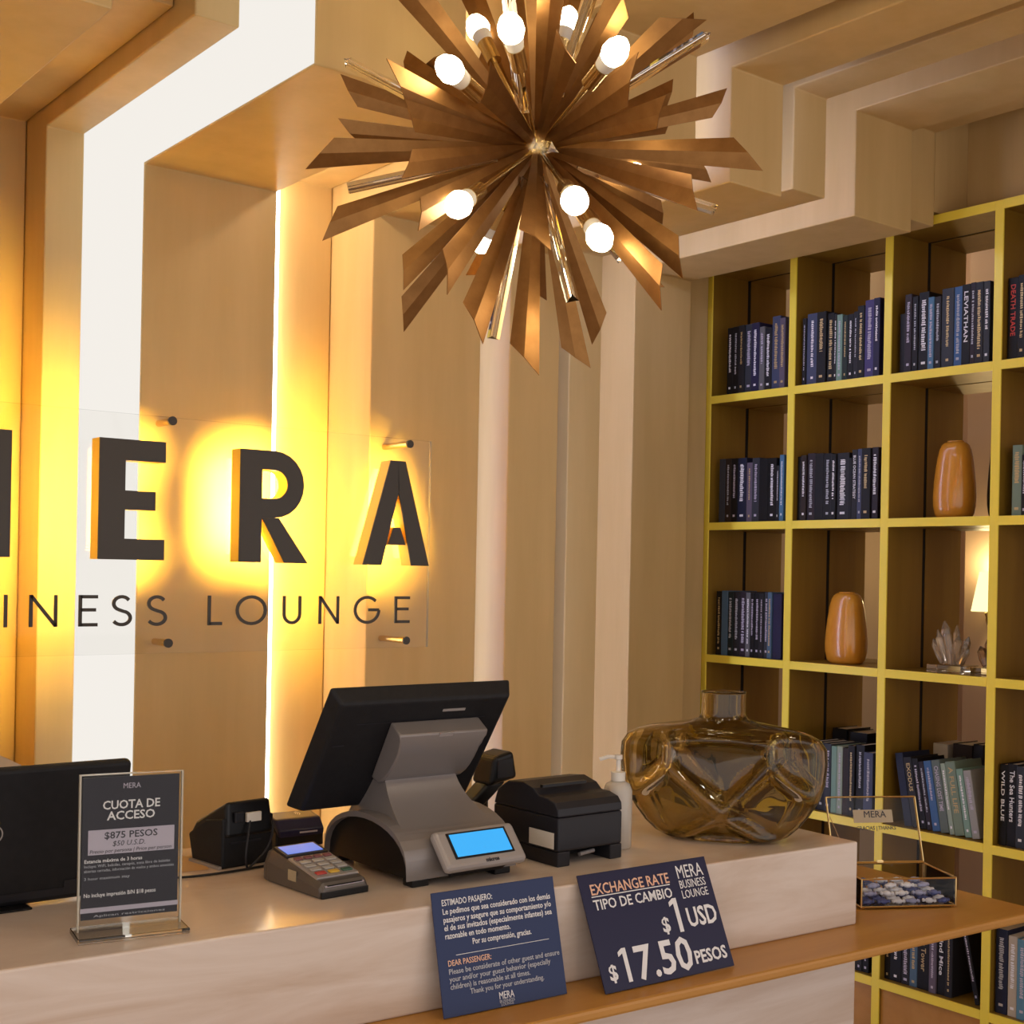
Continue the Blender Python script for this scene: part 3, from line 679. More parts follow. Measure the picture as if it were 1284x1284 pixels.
# hinge cover on the back of the housing: a wedge bulging toward the viewer
x0, x1 = .130, .325
prof = [(.085, .0122), (.215, .0122), (.215, .050), (.205, .0535), (.19, .0565), (.175, .058), (.155, .0575), (.135, .055), (.117, .0505), (.10, .043), (.09, .034)]
mt = MB(HT)
n = len(prof)
mt.add([(x0 + (.0 if p[0] > .2 else .006), p[0], p[1]) for p in prof] + [(x1 - (.0 if p[0] > .2 else .010), p[0], p[1]) for p in prof], [tuple(range(n))[::-1], tuple(range(n, 2*n))] + [(i, (i+1) % n, (i+1) % n + n, i + n) for i in range(n)])
hc = mt.build('hinge_cover', SILVER, pos, bevel=.003, seg=2, smooth=True, angle=45)
MB(HT).box(.215, .245, .198, .2155, .0505, .0525).build('latch', SILVER2, hc)
for xq in (1.318, 1.448): MB().tube([(xq, 2.004, 1.322), (xq + .003, 2.006, 1.31), (xq + .006, 2.01, 1.302)], .0028, 6).build('cable_hook', BLACK, pos)
# customer display
pBL, pBR = onY(564, 1089, 1.842), onY(661, 1080, 1.842)
pTL, pTR = onY(539, 1041, 1.895), onY(643, 1028, 1.895)
DX0, DX1 = 1.322, 1.500
bl = Vector((DX0, 1.840, 1.134)); tl2 = Vector((DX0, 1.893, 1.193))
DTm = frame(bl, (1, 0, 0), tl2 - bl)
dw, dh = DX1 - DX0, (tl2-bl).length
cd = MB(DTm).box(0, dw, 0, dh, -.020, 0).build('customer_display', SILVER2, pos, bevel=.009, seg=3)
MB(DTm).box(.024, dw-.024, .018, dh-.010, .0002, .0016).build('display_bezel', BLACK, cd)
MB(DTm).box(.029, dw-.029, .0215, dh-.0135, .0017, .0026).build('lcd_screen', LCD, cd)
text('display_lettering', 'micros', .0105, DTm @ Matrix.Translation((dw*.56, .006, .0004)), DARKPRINT, cd, bold=.0003)
MB(DTm).box(.03, dw-.03, .01, dh*.6, -.045, -.0205).build('display_bracket', BLACK, cd)
# --- receipt printer
prx0, prx1 = 1.590, 1.752; pry0, pry1 = 1.866, 2.065
pr = thing('receipt_printer', 'black receipt printer with curved lid and white side label', 'printer', (1.67, 1.96, CZ))
zt = CZ + .092
MB().hexa([(prx0, pry0, cz+.028), (prx1, pry0, cz+.028), (prx1, pry1, cz+.028), (prx0, pry1, cz+.028)], [(prx0, pry0, zt), (prx1, pry0, zt), (prx1, pry1, zt), (prx0, pry1, zt)]).build('body', DGREY, pr, bevel=.004)
for x in (prx0, prx1 - .03): MB().box(x, x + .03, pry0, pry1, cz, cz + .0279).build('foot', DGREY, pr, bevel=.002)
MB().box(prx0 + .031, prx1 - .031, pry0 + .06, pry1, cz + .006, cz + .0279).build('underside', BLACK, pr)
lid = [(pry0, zt + .0005), (pry0 + .002, zt + .016), (pry0 + .012, zt + .027), (pry0 + .035, zt + .033), (pry0 + .06, zt + .034), (pry0 + .075, zt + .046), (pry0 + .11, zt + .055), (pry0 + .155, zt + .050), (pry1 - .012, zt + .032), (pry1, zt + .0005)]
ld_ = MB().prism(lid, prx0, prx1, 'x').build('lid', DGREY, pr, bevel=.003)
MB().box(prx0 + .012, prx1 - .04, pry0 + .062, pry0 + .07, zt + .0475, zt + .053).build('paper_slot', BLACK, ld_)
MB().box(prx0 - .001, prx0 - .0002, pry0 + .012, pry0 + .085, cz + .032, cz + .062).build('label_sticker', WHITEP, pr)
MB().tube([(1.66, 1.885, cz+.014), (1.70, 1.89, cz+.016)], .004).build('power_plug', SILVER2, pr)
# --- scanner behind the terminal
s_ = thing('barcode_scanner', 'black handheld scanner on a stand behind the terminal', 'scanner', (1.66, 2.19, CZ))
T = yawT((1.66, 2.19, CZ), 0)
MB(T).lathe([(.045, .0004), (.045, .012), (.02, .018)], n=20).build('stand_base', BLACK, s_, smooth=True, angle=40)
MB(T).tube([(0, 0, .016), (0, .005, .07)], [.010, .012]).build('stand_post', BLACK, s_)
MB(T).rings([[(cx+ -.024*1, -.02, cz_), (cx+.024, -.02, cz_), (cx+.03, .02, cz_+.0), (cx-.03, .02, cz_)] for cx, cz_ in ((-.05, .055), (-.01, .085), (.02, .11))]).build('handle', BLACK, s_, bevel=.006, seg=3)
MB(T).hexa([(-.01, -.036, .105), (.062, -.036, .118), (.062, .034, .118), (-.01, .034, .105)], [(.0, -.036, .165), (.05, -.036, .176), (.05, .034, .176), (.0, .034, .165)]).build('head', BLACK, s_, bevel=.009, seg=3)
MB(T).box(.006, .046, -.0385, -.0362, .122, .160).build('scan_window', DGREY, s_, bevel=.001)
# --- pump bottle
pb = onZ(784, 1063, CZ)
bt = thing('pump_bottle', 'white hand gel pump bottle half hidden behind the printer', 'bottle', tuple(pb + Vector((-.012, .012, 0))))
c = ORG[bt.name]
MB().lathe([(.026, .0004), (.029, .004), (.029, .115), (.024, .128), (.013, .134)], tuple(c), 24).build('body', mat('gel_bottle', (.70, .66, .60), .2, trans=.3), bt, smooth=True, angle=50)
MB().lathe([(.0145, .1345), (.0145, .152), (.0045, .154), (.0045, .176), (.008, .178), (.008, .186)], tuple(c), 18).build('pump', WHITEP, bt, smooth=True, angle=40)
MB().tube([tuple(c + Vector((.004, 0, .182))), tuple(c + CR*-.0 + Vector((-.018, .012, .182))), tuple(c + Vector((-.032, .02, .177)))], .004).build('spout', WHITEP, bt)
# --- glass vase
vb = onZ(904, 1052, CZ)
VT = Matrix.Translation(Vector((vb.x, vb.y, CZ + .0005))) @ Matrix.Rotation(math.atan2(Rr.y, Rr.x) - math.radians(14), 4, 'Z')
VH, NW = .262, .310
prof = [(0, .085, .040), (.005, .118, .055), (.014, .138, .064), (.034, .160, .074), (.06, .180, .081), (.093, .200, .086), (.127, .2105, .088), (.165, .2145, .088), (.195, .2125, .086), (.213, .200, .081), (.224, .180, .073), (.233, .148, .064), (.2395, .108, .055), (.246, .070, .048), (.252, .051, .044), (.262, .046, .042), (.285, .0455, .0415), (.308, .0465, .0425)]
def spl(z):
    for i in range(len(prof)-1):
        a, b = prof[i], prof[i+1]
        if a[0] <= z <= b[0]:
            t_ = (z-a[0])/(b[0]-a[0]); return a[1]+(b[1]-a[1])*t_, a[2]+(b[2]-a[2])*t_
    return prof[-1][1:]
zs = []
for i in range(len(prof)-1):
    a, b = prof[i][0], prof[i+1][0]; k = max(1, round((b-a)/.005))
    zs += [a + (b-a)*j/k for j in range(k)]
zs.append(prof[-1][0])
DIMP = [(-.005, .158, 1.25, 1.0), (-.105, .072, 1.15, 1.0), (.115, .080, 1.1, 1.0), (-.175, .165, .8, .95), (.175, .168, .8, .95), (.0, -.015, 1.3, .7), (-.01, .262, 1.5, .8)]
def dimple(x, z):
    d = sorted(math.hypot((x-u)/a, (z-v_)/b) for u, v_, a, b in DIMP)
    ridge = math.exp(-((d[1]-d[0])/.024)**2)
    return (1 - ridge) * (.55 + .45*math.exp(-(d[0]/.05)**2))
nv = 224; rs = []
for z in zs:
    wx, wy = spl(z); ring = []
    for i in range(nv):
        a = 2*PI*i/nv; ca, sa = math.cos(a), math.sin(a); e = .82 if z < .255 else 1
        x = wx*math.copysign(abs(ca)**e, ca); y = wy*math.copysign(abs(sa)**e, sa)
        if z < .232:
            sgn = -1 if y < 0 else 1
            y -= sgn * .034 * dimple(x if y < 0 else -x*.95 + .012, z) * min(1, abs(sa)*1.4)**1.5 * min(1, (.232-z)/.03) * min(1, z/.012)
        ring.append((x, y, z))
    rs.append(ring)
inner = [[(p[0]*(1-.006/max(.03, math.hypot(p[0], p[1])))*1.0, p[1]*(1-.006/max(.03, math.hypot(p[0], p[1]))), max(p[2], .007)) for p in r_] for r_ in rs]
outer_n = len(rs)
vs = thing('glass_vase', 'wide amber glass vase with pinched diamond dimples and short neck', 'vase', (vb.x, vb.y, CZ))
m = MB(VT)
allr = rs + inner[::-1][:-1] + [[(p[0]*.96, p[1]*.96, .0071) for p in inner[0]]]
m.rings(allr)
m.build('glass_body', VASEG, vs, smooth=True)

# --- signs leaning on the counter
def lean_sign(bl_, br_, tl_, tr_, material, label):
    BLp, BRp = onZ(*bl_, LZ + .0022), onZ(*br_, LZ + .0022)
    e0 = CT @ Vector((-1, 0, CZ + .001)); edge = CX
    # plane through the lower edge and the counter's upper front edge (a card's thickness in front)
    xdir = (BRp - BLp).normalized()
    mid = (BLp + BRp)/2; s = (mid - e0).dot(CX); contact = e0 + CX*s - CY*.007
    updir = (contact - mid); updir = (updir - xdir*updir.dot(xdir)).normalized()
    n_ = xdir.cross(updir)
    TLp = onPlane(*tl_, BLp, n_); TRp = onPlane(*tr_, BLp, n_)
    T = frame(BLp, xdir, updir)
    Ti = T.inverted(); q = [Ti @ p for p in (BLp, BRp, TRp, TLp)]
    w_ = (q[1].x - q[0].x + q[2].x - q[3].x)/2; h_ = (q[2].y + q[3].y)/2
    sh = (q[3].x + q[2].x - q[1].x - q[0].x)/2
    t = thing('notice_card', label, 'sign', tuple(mid), 'blue notice cards on the ledge')
    MB(T).box(0, w_, 0, h_, -.003, 0).build('card', material, t, bevel=.0006, seg=1)
    return t, T, w_, h_
t, T, w_, h_ = lean_sign((557,1278), (711,1246), (540,1121), (693,1098), BLUECARD, 'blue bilingual notice card leaning on the counter, smaller text')
def line(tt, par, T, x, y, size, s, m, align='CENTER', bold=0, width=None, shear=0):
    return text(tt, s, size, T @ Matrix.Translation((x, y, .0006)), m, par, align, bold, width, .0002, shear)
u = h_
line('lettering', t, T, .07*w_, .885*h_, .072*u, 'ESTIMADO PASAJERO:', WHITE, 'LEFT', .0001, .40*w_)
for k, s in enumerate(('Le pedimos que sea considerado con los demás', 'pasajeros y asegure que su comportamiento y/o', 'el de sus invitados (especialmente infantes) sea', 'razonable en todo momento.')):
    line('lettering', t, T, .07*w_, (.815 - .066*k)*h_, .068*u, s, WHITE, 'LEFT', .00015, (.88 if k < 3 else .52)*w_)
line('lettering', t, T, .52*w_, .545*h_, .068*u, 'Por su comprensión, gracias.', WHITE, 'CENTER', .00015, .48*w_)
MB(T).box(.14*w_, .90*w_, .478*h_, .482*h_, .0003, .0007).build('rule_line', WHITE, t)
line('lettering', t, T, .07*w_, .400*h_, .066*u, 'DEAR PASSENGER:', ORANGEPRINT, 'LEFT', .0001, .34*w_)
for k, s in enumerate(('Please be considerate of other guest and ensure', 'your and/or your guest behavior (especially', 'children) is reasonable at all times.')):
    line('lettering', t, T, .07*w_, (.335 - .06*k)*h_, .062*u, s, GREYPRINT, 'LEFT', .0001, (.90, .82, .64)[k]*w_)
line('lettering', t, T, .52*w_, .155*h_, .060*u, 'Thank you for your understanding.', GREYPRINT, 'CENTER', .0001, .60*w_)
line('lettering', t, T, .50*w_, .065*h_, .085*u, 'MERA', WHITE, 'CENTER', 0, .12*w_)
line('lettering', t, T, .50*w_, .035*h_, .034*u, 'BUSINESS', GREYPRINT, 'CENTER', 0, .12*w_)
line('lettering', t, T, .50*w_, .010*h_, .034*u, 'LOUNGE', GREYPRINT, 'CENTER', 0, .10*w_)
t, T, w_, h_ = lean_sign((760,1247), (919,1211), (718,1100), (880,1073), NAVY, 'navy exchange rate card with large price digits leaning on the counter')
def one(x, y, hh):      # figure one with a slanting flag
    k = hh
    q = [(x - .02*k, y), (x + .13*k, y), (x + .13*k, y + k), (x - .02*k, y + k), (x - .19*k, y + .90*k), (x - .19*k, y + .77*k), (x - .02*k, y + .85*k)]
    MB(T).prism(q, .0003, .0008, 'z').build('lettering', WHITE, t)
line('lettering', t, T, .065*w_, .815*h_, .130*h_, 'EXCHANGE RATE', ORANGEPRINT, 'LEFT', .0003, .60*w_)
MB(T).box(.065*w_, .665*w_, .795*h_, .803*h_, .0003, .0007).build('rule_line', WHITE, t)
line('lettering', t, T, .065*w_, .685*h_, .125*h_, 'TIPO DE CAMBIO', WHITE, 'LEFT', .0003, .60*w_)
line('lettering', t, T, .845*w_, .835*h_, .170*h_, 'MERA', WHITE, 'CENTER', 0, .21*w_)
line('lettering', t, T, .845*w_, .745*h_, .105*h_, 'BUSINESS', WHITE, 'CENTER', 0, .21*w_)
line('lettering', t, T, .845*w_, .655*h_, .105*h_, 'LOUNGE', WHITE, 'CENTER', 0, .21*w_)
line('lettering', t, T, .555*w_, .400*h_, .18*h_, '$', WHITE, 'CENTER', .0008)
one(.655*w_, .375*h_, .30*h_)
line('lettering', t, T, .85*w_, .405*h_, .235*h_, 'USD', WHITE, 'CENTER', .0010, .235*w_)
line('lettering', t, T, .085*w_, .095*h_, .18*h_, '$', WHITE, 'CENTER', .0008)
one(.185*w_, .055*h_, .285*h_)
line('lettering', t, T, .475*w_, .055*h_, .40*h_, '7.50', WHITE, 'CENTER', .0014, .43*w_)
line('lettering', t, T, .835*w_, .085*h_, .155*h_, 'PESOS', WHITE, 'CENTER', .0008, .255*w_)

# --- acrylic sign holder
hb = onZ(98, 1178, CZ)
HA = math.degrees(CA) * .6
h0 = onZ(97, 1177, CZ); h1 = onZ(225, 1163, CZ)
xd = (h1 - h0); hw_ = xd.length; xd.normalize(); yd = Zz.cross(xd)
sh_ = thing('sign_holder', 'clear acrylic stand holding a charcoal access fee card', 'sign', tuple((h0+h1)/2))
BT_ = frame((h0.x, h0.y, CZ), xd, yd)
MB(BT_).box(-.006, hw_ + .006, -.040, .030, .0005, .009).build('base', RODG, sh_, bevel=.001, seg=1)
HTm = frame((h0.x, h0.y, CZ + .0092), xd, (0, 0, 1))       # z out towards the viewer
if (HTm.to_3x3() @ Vector((0, 0, 1))).y > 0: pass
hh_ = (onPlane(98, 974, h0, yd).z + onPlane(226, 966, h0, yd).z)/2 - CZ - .009
MB(HTm).box(0, hw_, 0, hh_, .0012, .0030).build('front_sheet', ACRYL, sh_)
MB(HTm).box(0, hw_, 0, hh_, -.0045, -.0028).build('back_sheet', ACRYL, sh_)
for x in (0, hw_): MB(HTm).box(x - .0012, x + .0012, 0, hh_ + .0012, -.0046, .0032).build('edge', ACRYLEDGE, sh_)
MB(HTm).box(0.0013, hw_ - .0013, hh_, hh_ + .0012, -.0046, .0032).build('edge', ACRYLEDGE, sh_)
cdm = MB(HTm).box(.004, hw_ - .004, .016, hh_ - .004, -.0024, -.0008).build('card', CARD, sh_)
TI = HTm @ Matrix.Translation((0, 0, -.0010)); Wc, Hc = hw_, hh_
def hl(x, y, size, s, m, align='CENTER', bold=0, width=None, shear=0): return line('lettering', cdm, TI, x*Wc, y*Hc, size*Hc, s, m, align, bold, (width or 0)*Wc or None, shear)
hl(.5, .905, .05, 'MERA', LILAC, bold=0, width=.17)
hl(.5, .775, .078, 'CUOTA DE', WHITE, bold=.0003, width=.56)
hl(.5, .705, .078, 'ACCESO', WHITE, bold=.0003, width=.47)
MB(TI).box(.085*Wc, .93*Wc, .485*Hc, .645*Hc, .0003, .0006).build('price_box', LILAC, cdm)
def hl2(x, y, size, s, width, bold=0, shear=0): return text('lettering', s, size*Hc, TI @ Matrix.Translation((x*Wc, y*Hc, .0009)), DARKPRINT, cdm, 'CENTER', bold, width*Wc, .0002, shear)
hl2(.5, .585, .062, '$875 PESOS', .52, .0002); hl2(.48, .535, .048, '$50 U.S.D.', .32, 0, .2); hl2(.5, .495, .034, 'Precio por persona | Price per person', .80, 0, .2)
hl(.05, .435, .032, 'Estancia máxima de 3 horas', WHITE, 'LEFT', .0001, .56)
hl(.05, .405, .026, 'Incluye: WiFi, bebidas, canapés, zona libre de bebidas', GREYPRINT, 'LEFT', 0, .84)
hl(.05, .375, .026, 'abiertas cerradas, información de vuelos y ambos amenities', GREYPRINT, 'LEFT', 0, .88)
hl(.05, .325, .026, '3 hour maximum stay', GREYPRINT, 'LEFT', 0, .44)
hl(.05, .215, .036, 'No incluye impresión B/N $18 pesos', WHITE, 'LEFT', .0001, .70)
MB(TI).box(.02*Wc, .98*Wc, .115*Hc, .145*Hc, .0003, .0006).build('grey_band', LILAC, cdm)
hl(.5, .085, .020, 'Aplican restricciones', GREYPRINT, 'CENTER', 0, .7)

# --- desktop display at the left edge, seen from behind
mo = thing('desktop_display', 'black computer display seen from behind at the left edge', 'monitor', (.6, 2.13, CZ))
a0 = onZ(0, 1139, CZ); ar = onY(164, 949, 2.10)
MTm = frame((.30, 2.135, CZ + .004), (1, -.0, 0), (0, -.035, .23))
mw, mh = ar.x - .30, ar.z - CZ - .004
bk = MB(MTm).box(0, mw, .0, mh, -.012, .010).build('back_cover', BLACKM, mo, bevel=.008, seg=3)
MB(MTm).box(.008, mw - .008, .012, mh - .008, -.0135, -.0122).build('screen', BLACK, mo)
hgp = Vector((MTm.inverted() @ onY(-11, 1045, 2.115)).xy)
lg = MB(MTm)
for i in range(32):
    a, b = 2*PI*i/32, 2*PI*(i+1)/32; ro, ri = .0155, .0135
    lg.hexa([(hgp.x+ri*math.cos(a), hgp.y+ri*math.sin(a), .0101), (hgp.x+ro*math.cos(a), hgp.y+ro*math.sin(a), .0101), (hgp.x+ro*math.cos(b), hgp.y+ro*math.sin(b), .0101), (hgp.x+ri*math.cos(b), hgp.y+ri*math.sin(b), .0101)],
            [(hgp.x+ri*math.cos(a), hgp.y+ri*math.sin(a), .0106), (hgp.x+ro*math.cos(a), hgp.y+ro*math.sin(a), .0106), (hgp.x+ro*math.cos(b), hgp.y+ro*math.sin(b), .0106), (hgp.x+ri*math.cos(b), hgp.y+ri*math.sin(b), .0106)])
lg.build('ring_logo', SILVER2, bk)
MB(MTm).box(.02, mw - .03, .010, .022, .0101, .0115).build('hinge_strip', DGREY, bk)
MB(MTm).box(mw - .10, mw - .075, .014, .034, .0101, .0118).build('port_cover', DGREY, bk)
MB().box(.33, .70, 2.10, 2.20, cz, CZ + .0042).build('foot', BLACK, mo, bevel=.0015)

# --- card terminal in cradle, back to the viewer
p0 = onZ(240, 1084, CZ); p1 = onZ(278, 1091, CZ); p2 = onZ(342, 1080, CZ)
ct = thing('card_machine', 'bulky black card machine tilted in a cradle, rear side showing cables', 'card reader', tuple((p1 + p2)/2 + CY*.03))
ang = math.degrees(math.atan2((p2-p1).y, (p2-p1).x))
T = yawT((p1.x, p1.y, CZ), ang)
wdt = (p2-p1).length
side = [(0, .0005), (.105, .0005), (.105, .040), (.085, .066), (.0, .078)]
MB(T).prism([(0, .0005), (.10, .0005), (.115, .050), (.06, .082), (0, .092)], 0, wdt, 'x').build('cradle', BLACKM, ct, bevel=.004)
MB(T).hexa([(.004, -.006, .056), (wdt-.002, -.006, .056), (wdt-.002, .116, .050), (.004, .116, .050)], [(.010, .004, .122), (wdt-.006, .004, .122), (wdt-.006, .104, .074), (.010, .104, .074)]).build('terminal', BLACK, ct, bevel=.007, seg=3)
MB(T).box(wdt*.42, wdt*.70, -.0095, -.0020, .082, .099).build('white_plug', WHITEP, ct, bevel=.001)
MB(T).box(wdt*.20, wdt*.36, -.0085, -.0025, .084, .102).build('port_block', DGREY, ct, bevel=.001)
MB(T).box(wdt*.15, wdt*.75, -.0015, -.0003, .044, .047).build('seam_line', DGREY, ct)
MB(T).box(-.007, -.0005, .0, .10, .0005, .006).build('side_rail', SILVER2, ct)
cab = MB(T)
def bez(p, n=14):
    p = [Vector(q) for q in p]; out = []
    for i in range(n+1):
        t_ = i/n; q = p[:]
        while len(q) > 1: q = [q[j]*(1-t_) + q[j+1]*t_ for j in range(len(q)-1)]
        out.append(q[0])
    return out
MB(T).tube(bez([(wdt*.48, -.008, .084), (wdt*.30, -.03, .045), (wdt*.25, -.03, .02), (wdt*.34, -.025, .003)]), .0022).build('cable', DGREY, ct)
MB(T).tube(bez([(wdt*.93, -.008, .078), (wdt*.85, -.03, .035), (wdt*.55, -.03, .02), (wdt*.36, -.027, .003)]), .0022).build('cable', DGREY, ct)
cb = MB().tube(bez([onZ(345, 1083, CZ + .003), onZ(318, 1088, CZ + .003), onZ(276, 1097, CZ + .003), onZ(215, 1101, CZ + .003)]), .0022).build('power_cable', BLACK); setp(cb, 'black power cable lying on the counter behind the sign holder', 'cable')
pp = MB().hexa([tuple(onZ(x, y, CZ + .0003)) for x, y in ((222, 1094), (262, 1090), (250, 1072), (222, 1074))], [tuple(onZ(x, y, CZ + .0009)) for x, y in ((222, 1094), (262, 1090), (250, 1072), (222, 1074))]).build('paper_slip', mat('kraft_paper', (.50, .32, .14), .7)); setp(pp, 'small brown paper slip on the counter beside the black card machine', 'paper')
# --- blue contactless reader
q0, q1 = onZ(346, 1066, CZ), onZ(402, 1058, CZ)
cr_ = thing('contactless_reader', 'navy contactless card reader with a wave symbol on top', 'card reader', tuple((q0+q1)/2 + CY*.03))
T = yawT((q0.x, q0.y, CZ), math.degrees(math.atan2((q1-q0).y, (q1-q0).x)) - 6)
wq = (q1-q0).length
MB(T).prism([(0, .0005), (.085, .0005), (.085, .028), (.06, .040), (.02, .042), (0, .030)], 0, wq, 'x').build('lower_shell', BLACK, cr_, bevel=.003)
up_ = MB(T).prism([(-.006, .022), (-.008, .036), (.012, .056), (.055, .062), (.088, .055), (.088, .030), (.05, .0425), (.02, .0425)], .002, wq - .002, 'x').build('upper_shell', NAVY, cr_, bevel=.004)
MB(T).box(wq*.45, wq*.82, -.0098, -.0084, .030, .033).build('badge', LILAC, up_)
WT = T @ frame((wq*.5, .034, .0602), (1, 0, 0), (0, 1, .14))
for k, r_ in enumerate((.005, .009, .013)):
    m = MB(WT); n = 8
    for i in range(n):
        a, b = [math.radians(-50 + 100*j/n) for j in (i, i+1)]
        m.add([((r_)*math.cos(a), (r_)*math.sin(a), .0012), ((r_+.0015)*math.cos(a), (r_+.0015)*math.sin(a), .0012), ((r_+.0015)*math.cos(b), (r_+.0015)*math.sin(b), .0012), (r_*math.cos(b), r_*math.sin(b), .0012)], [(0,1,2,3)])
    m.build('wave_symbol', LILAC, up_)
# --- keypad card terminal, lying with its front toward the viewer
f0, f1 = onZ(402, 1129, CZ), onZ(463, 1118, CZ); b0 = onZ(352, 1098, CZ)
kt = thing('payment_terminal', 'silver payment terminal with keypad and blue screen lying on the counter', 'card reader', tuple((f0+f1)/2 + Vector((0, .08, 0))))
xk = (f1-f0).normalized(); yk = Zz.cross(xk); wk = (f1-f0).length; lk = .190
TGREY = mat('terminal_grey', (.12, .105, .095), .35, .3)
KT = frame((f0.x, f0.y, CZ), xk, yk)
def ksec(y, zt_, inset, z0=.0005): return [(inset, y, z0), (wk-inset, y, z0), (wk-inset*.8, y, zt_*.62), (wk-.006-inset, y, zt_), (.006+inset, y, zt_), (inset*.8, y, zt_*.62)]
MB(KT).rings([ksec(0, .018, .004), ksec(.008, .026, .001), ksec(.06, .036, .0), ksec(.12, .048, .0), ksec(.165, .056, .0), ksec(lk-.012, .052, .002), ksec(lk, .036, .006)]).build('housing', TGREY, kt, bevel=.003)
MB(KT).box(.002, wk-.002, -.0012, lk*.9, .0003, .012).build('base_tray', BLACK, kt, bevel=.002)
FT = KT @ frame((.010, .030, .0325), (1, 0, 0), (0, 1, .20))
fw = wk - .020
MB(FT).box(-.003, fw+.003, .088, .135, -.004, .0015).build('screen_bezel', DGREY, kt, bevel=.001)
MB(FT).box(.003, fw-.003, .095, .129, .0016, .0022).build('screen', LCD2, kt)
MB(FT).box(-.003, fw+.003, -.008, .084, -.004, .0006).build('key_plate', SILVER2, kt, bevel=.001)
KEY = mat('grey_key', (.42, .40, .38), .5); KR = mat('red_key', (.45, .05, .05), .5); KY = mat('yellow_key', (.65, .42, .06), .5); KG = mat('green_key', (.05, .12, .08), .5); KM = mat('maroon_key', (.20, .07, .09), .5)
for r_ in range(5):
    n = 4 if r_ == 4 else 3
    for c_ in range(n):
        kx = fw*(c_ + .5)/n; ky = .006 + r_*.0165
        m_ = KM if r_ == 4 else (KR, KY, KG)[c_] if r_ == 0 else KEY
        MB(FT).box(kx - fw/n*.38, kx + fw/n*.38, ky - .005, ky + .0055, .0007, .0035).build('key', m_, kt, bevel=.001, seg=1)
ST = KT @ frame((.006, .001, .017), (1, 0, 0), (0, .022, .010))
MB(ST).box(.004, wk-.016, .001, .013, .0005, .003).build('card_slot_plate', LILAC, kt, bevel=.0006)
MB(ST).box(.008, wk-.020, .001, .0035, .0031, .0036).build('card_slot', BLACK, kt)
MB(KT).box(-.0009, -.0001, .075, .10, .016, .034).build('side_sticker', mat('pale_sticker', (.42, .36, .24), .5), kt)

# --- glass candy box on the ledge
g0, g1 = onZ(1080, 1141, LZ), onZ(1198, 1138, LZ)
gx = (g1-g0).normalized(); gy = Zz.cross(gx); gw = (g1-g0).length; gd, gh = .150, .062
gb = thing('glass_box', 'small brass edged glass box with open engraved lid on the ledge', 'box', tuple((g0+g1)/2 + gy*gd/2))
GT = frame((g0.x, g0.y, LZ + .004), gx, gy)
for x, y in ((.006, .006), (gw-.006, .006), (.006, gd-.006), (gw-.006, gd-.006)): MB(GT).lathe([(.004, -.0036), (.005, -.0002)], (x, y, 0), 10).build('foot', BRASS2, gb)
MB(GT).box(.001, gw-.001, .001, gd-.001, 0, .002).build('base_plate', mat('mirror_base', (.35, .30, .24), .1, .8), gb)
for (a, b) in (((0,0),(gw,0)), ((gw,0),(gw,gd)), ((0,gd),(gw,gd)), ((0,0),(0,gd))):
    ax, ay = a; bx_, by_ = b
    if ay == by_: MB(GT).box(.003, gw-.003, ay-.0008 if ay else 0, ay+.0008 if ay else .0016, .0025, gh-.002).build('pane', PANE, gb)
    else: MB(GT).box(ax-.0008 if ax else 0, ax+.0008 if ax else .0016, .003, gd-.003, .0025, gh-.002).build('pane', PANE, gb)
    for zq in (.0015, gh): MB(GT).tube([(ax, ay, zq), (bx_, by_, zq)], .0022, 6).build('brass_edge', BRASS2, gb)
for x, y in ((0,0),(gw,0),(gw,gd),(0,gd)): MB(GT).tube([(x, y, .0015), (x, y, gh)], .0022, 6).build('brass_edge', BRASS2, gb)
# lid hinged at the back, swung up past vertical
LTm = GT @ frame((0, gd + .003, gh + .003), (1, 0, 0), (0, .35, 1))
lh = gd
lp = MB(LTm).box(.003, gw-.003, .003, lh-.003, -.0008, .0008).build('lid_pane', PANE, gb)
for (a, b) in (((0,0),(gw,0)), ((gw,0),(gw,lh)), ((0,lh),(gw,lh)), ((0,0),(0,lh))):
    MB(LTm).tube([(a[0], a[1], 0), (b[0], b[1], 0)], .0022, 6).build('lid_edge', BRASS2, gb)
MB(LTm).box(gw*.28, gw*.72, lh*.60, lh*.80, .0009, .0013).build('engraved_patch', mat('etched_film', (.45, .36, .24), .6), lp)
text('lettering', 'MERA', .022, LTm @ Matrix.Translation((gw*.52, lh*.68, .0016)), DARKPRINT, lp, bold=0)
text('lettering', 'GRACIAS | THANKS', .012, LTm @ Matrix.Translation((gw*.52, lh*.49, .0012)), DARKPRINT, lp, bold=.0001, width=gw*.44)
MB(LTm).box(gw*.48, gw*.55, -.004, .004, -.002, .002).build('hinge', BRASS2, gb)
chn = bez([LTm @ Vector((.004, lh*.7, 0)), GT @ Vector((.004, gd*.7, gh+.05)), GT @ Vector((.004, gd*.5, gh))], 8)
MB().tube(chn, .0009, 5).build('lid_chain', BRASS2, gb)
cw = [mat('candy_white', (.74, .74, .80), .35), mat('candy_blue', (.07, .09, .26), .35), mat('candy_pale', (.34, .36, .56), .35)]
cl = ['white wrapped sweet heaped in the glass box', 'deep blue wrapped sweet heaped in the glass box', 'pale blue wrapped sweet heaped in the glass box']
random.seed(11)
protos = []
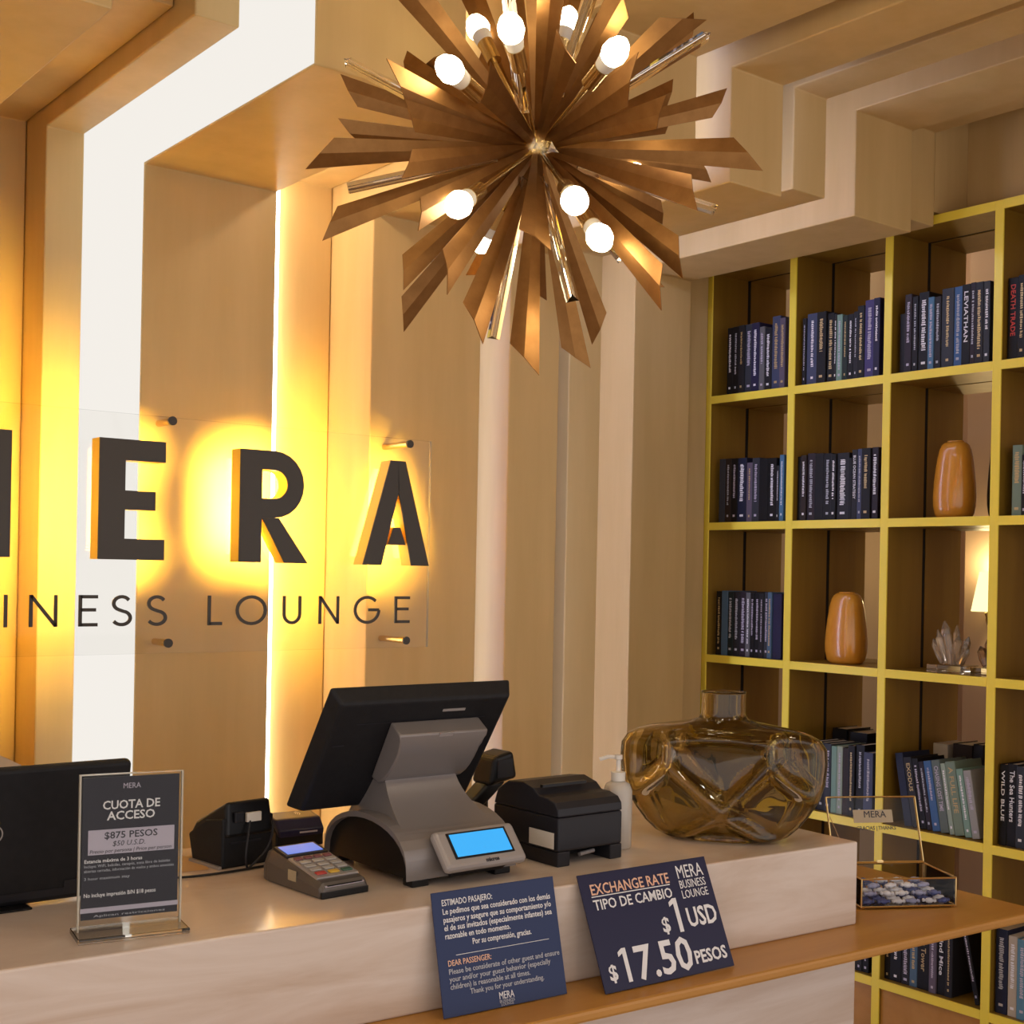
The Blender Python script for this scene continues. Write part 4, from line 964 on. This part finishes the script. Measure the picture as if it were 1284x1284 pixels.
for k in range(3):
    m = MB()
    n = 8; rs_ = []
    for z_, r_ in ((-.015, .004), (-.011, .0055), (-.0085, .0025), (-.006, .0062), (0, .0078), (.006, .0062), (.0085, .0025), (.011, .0055), (.015, .004)):
        rs_.append([(z_, r_*math.cos(2*PI*i/n), .0075 + r_*.85*math.sin(2*PI*i/n)) for i in range(n)])
    m.rings(rs_); me_o = m.build('wrapped_sweet', cw[k], origin=(0, 0, 0), smooth=True); protos.append(me_o)
used = [False]*3
layers = [(.0022, 0), (.0155, 1), (.0285, 2)]
for zl, ly in layers:
    for ix in range(6 - ly):
        for iy in range(6 - ly*2):
            k = random.choice((0, 0, 0, 1, 1, 2)); src = protos[k]
            o = src if not used[k] else src.copy()
            if used[k]: COL.objects.link(o)
            used[k] = True
            x = .020 + ly*.015 + (gw - .04 - ly*.03)*ix/(5-ly) + random.uniform(-.002, .002); y = .014 + ly*.018 + (gd - .028 - ly*.036)*iy/max(1, 5-ly*2)
            P_ = GT @ Vector((x, y, zl)); o.location = P_; o.rotation_euler = (0, 0, math.atan2(gx.y, gx.x) + random.uniform(-.35, .35))
            setp(o, cl[k], 'sweet', cl[k].split(' heaped')[0] + 's')

# --- office chair behind the counter at the left edge
chp = onY(6, 947, 2.62)
oc = thing('office_chair', 'cream upholstered chair behind the counter, its back top showing', 'chair', (chp.x - .12, 2.90 - .12, 0))
c = ORG[oc.name]; zt = chp.z + .008
n = 20; rg = []
for yq, k in ((-.145, .93), (-.155, 1), (-.125, 1), (-.11, .95)):
    rg.append([(c.x + .20*k*math.copysign(abs(math.cos(2*PI*i/n))**.5, math.cos(2*PI*i/n)), c.y + yq, zt - .30 + .30*k*math.copysign(abs(math.sin(2*PI*i/n))**.5, math.sin(2*PI*i/n))) for i in range(n)])
MB().rings(rg).build('backrest', CREAM, oc, smooth=True, angle=60)
MB().box(c.x - .2, c.x + .2, c.y - .14, c.y + .1, .56, .64).build('seat', CREAM, oc, bevel=.03, seg=3)
MB().tube([(c.x, c.y - .13, .60), (c.x, c.y - .132, .72)], .02).build('back_support', BLACK, oc)
MB().lathe([(.02, .05), (.02, .5595)], (c.x, c.y, 0), 14).build('column', BLACK, oc)
for k in range(5):
    a = 2*PI*k/5 + .3
    MB().tube([(c.x, c.y, .06), (c.x + .10*math.cos(a), c.y + .10*math.sin(a), .05), (c.x + .12*math.cos(a), c.y + .12*math.sin(a), .013)], .012).build('leg', BLACK, oc)
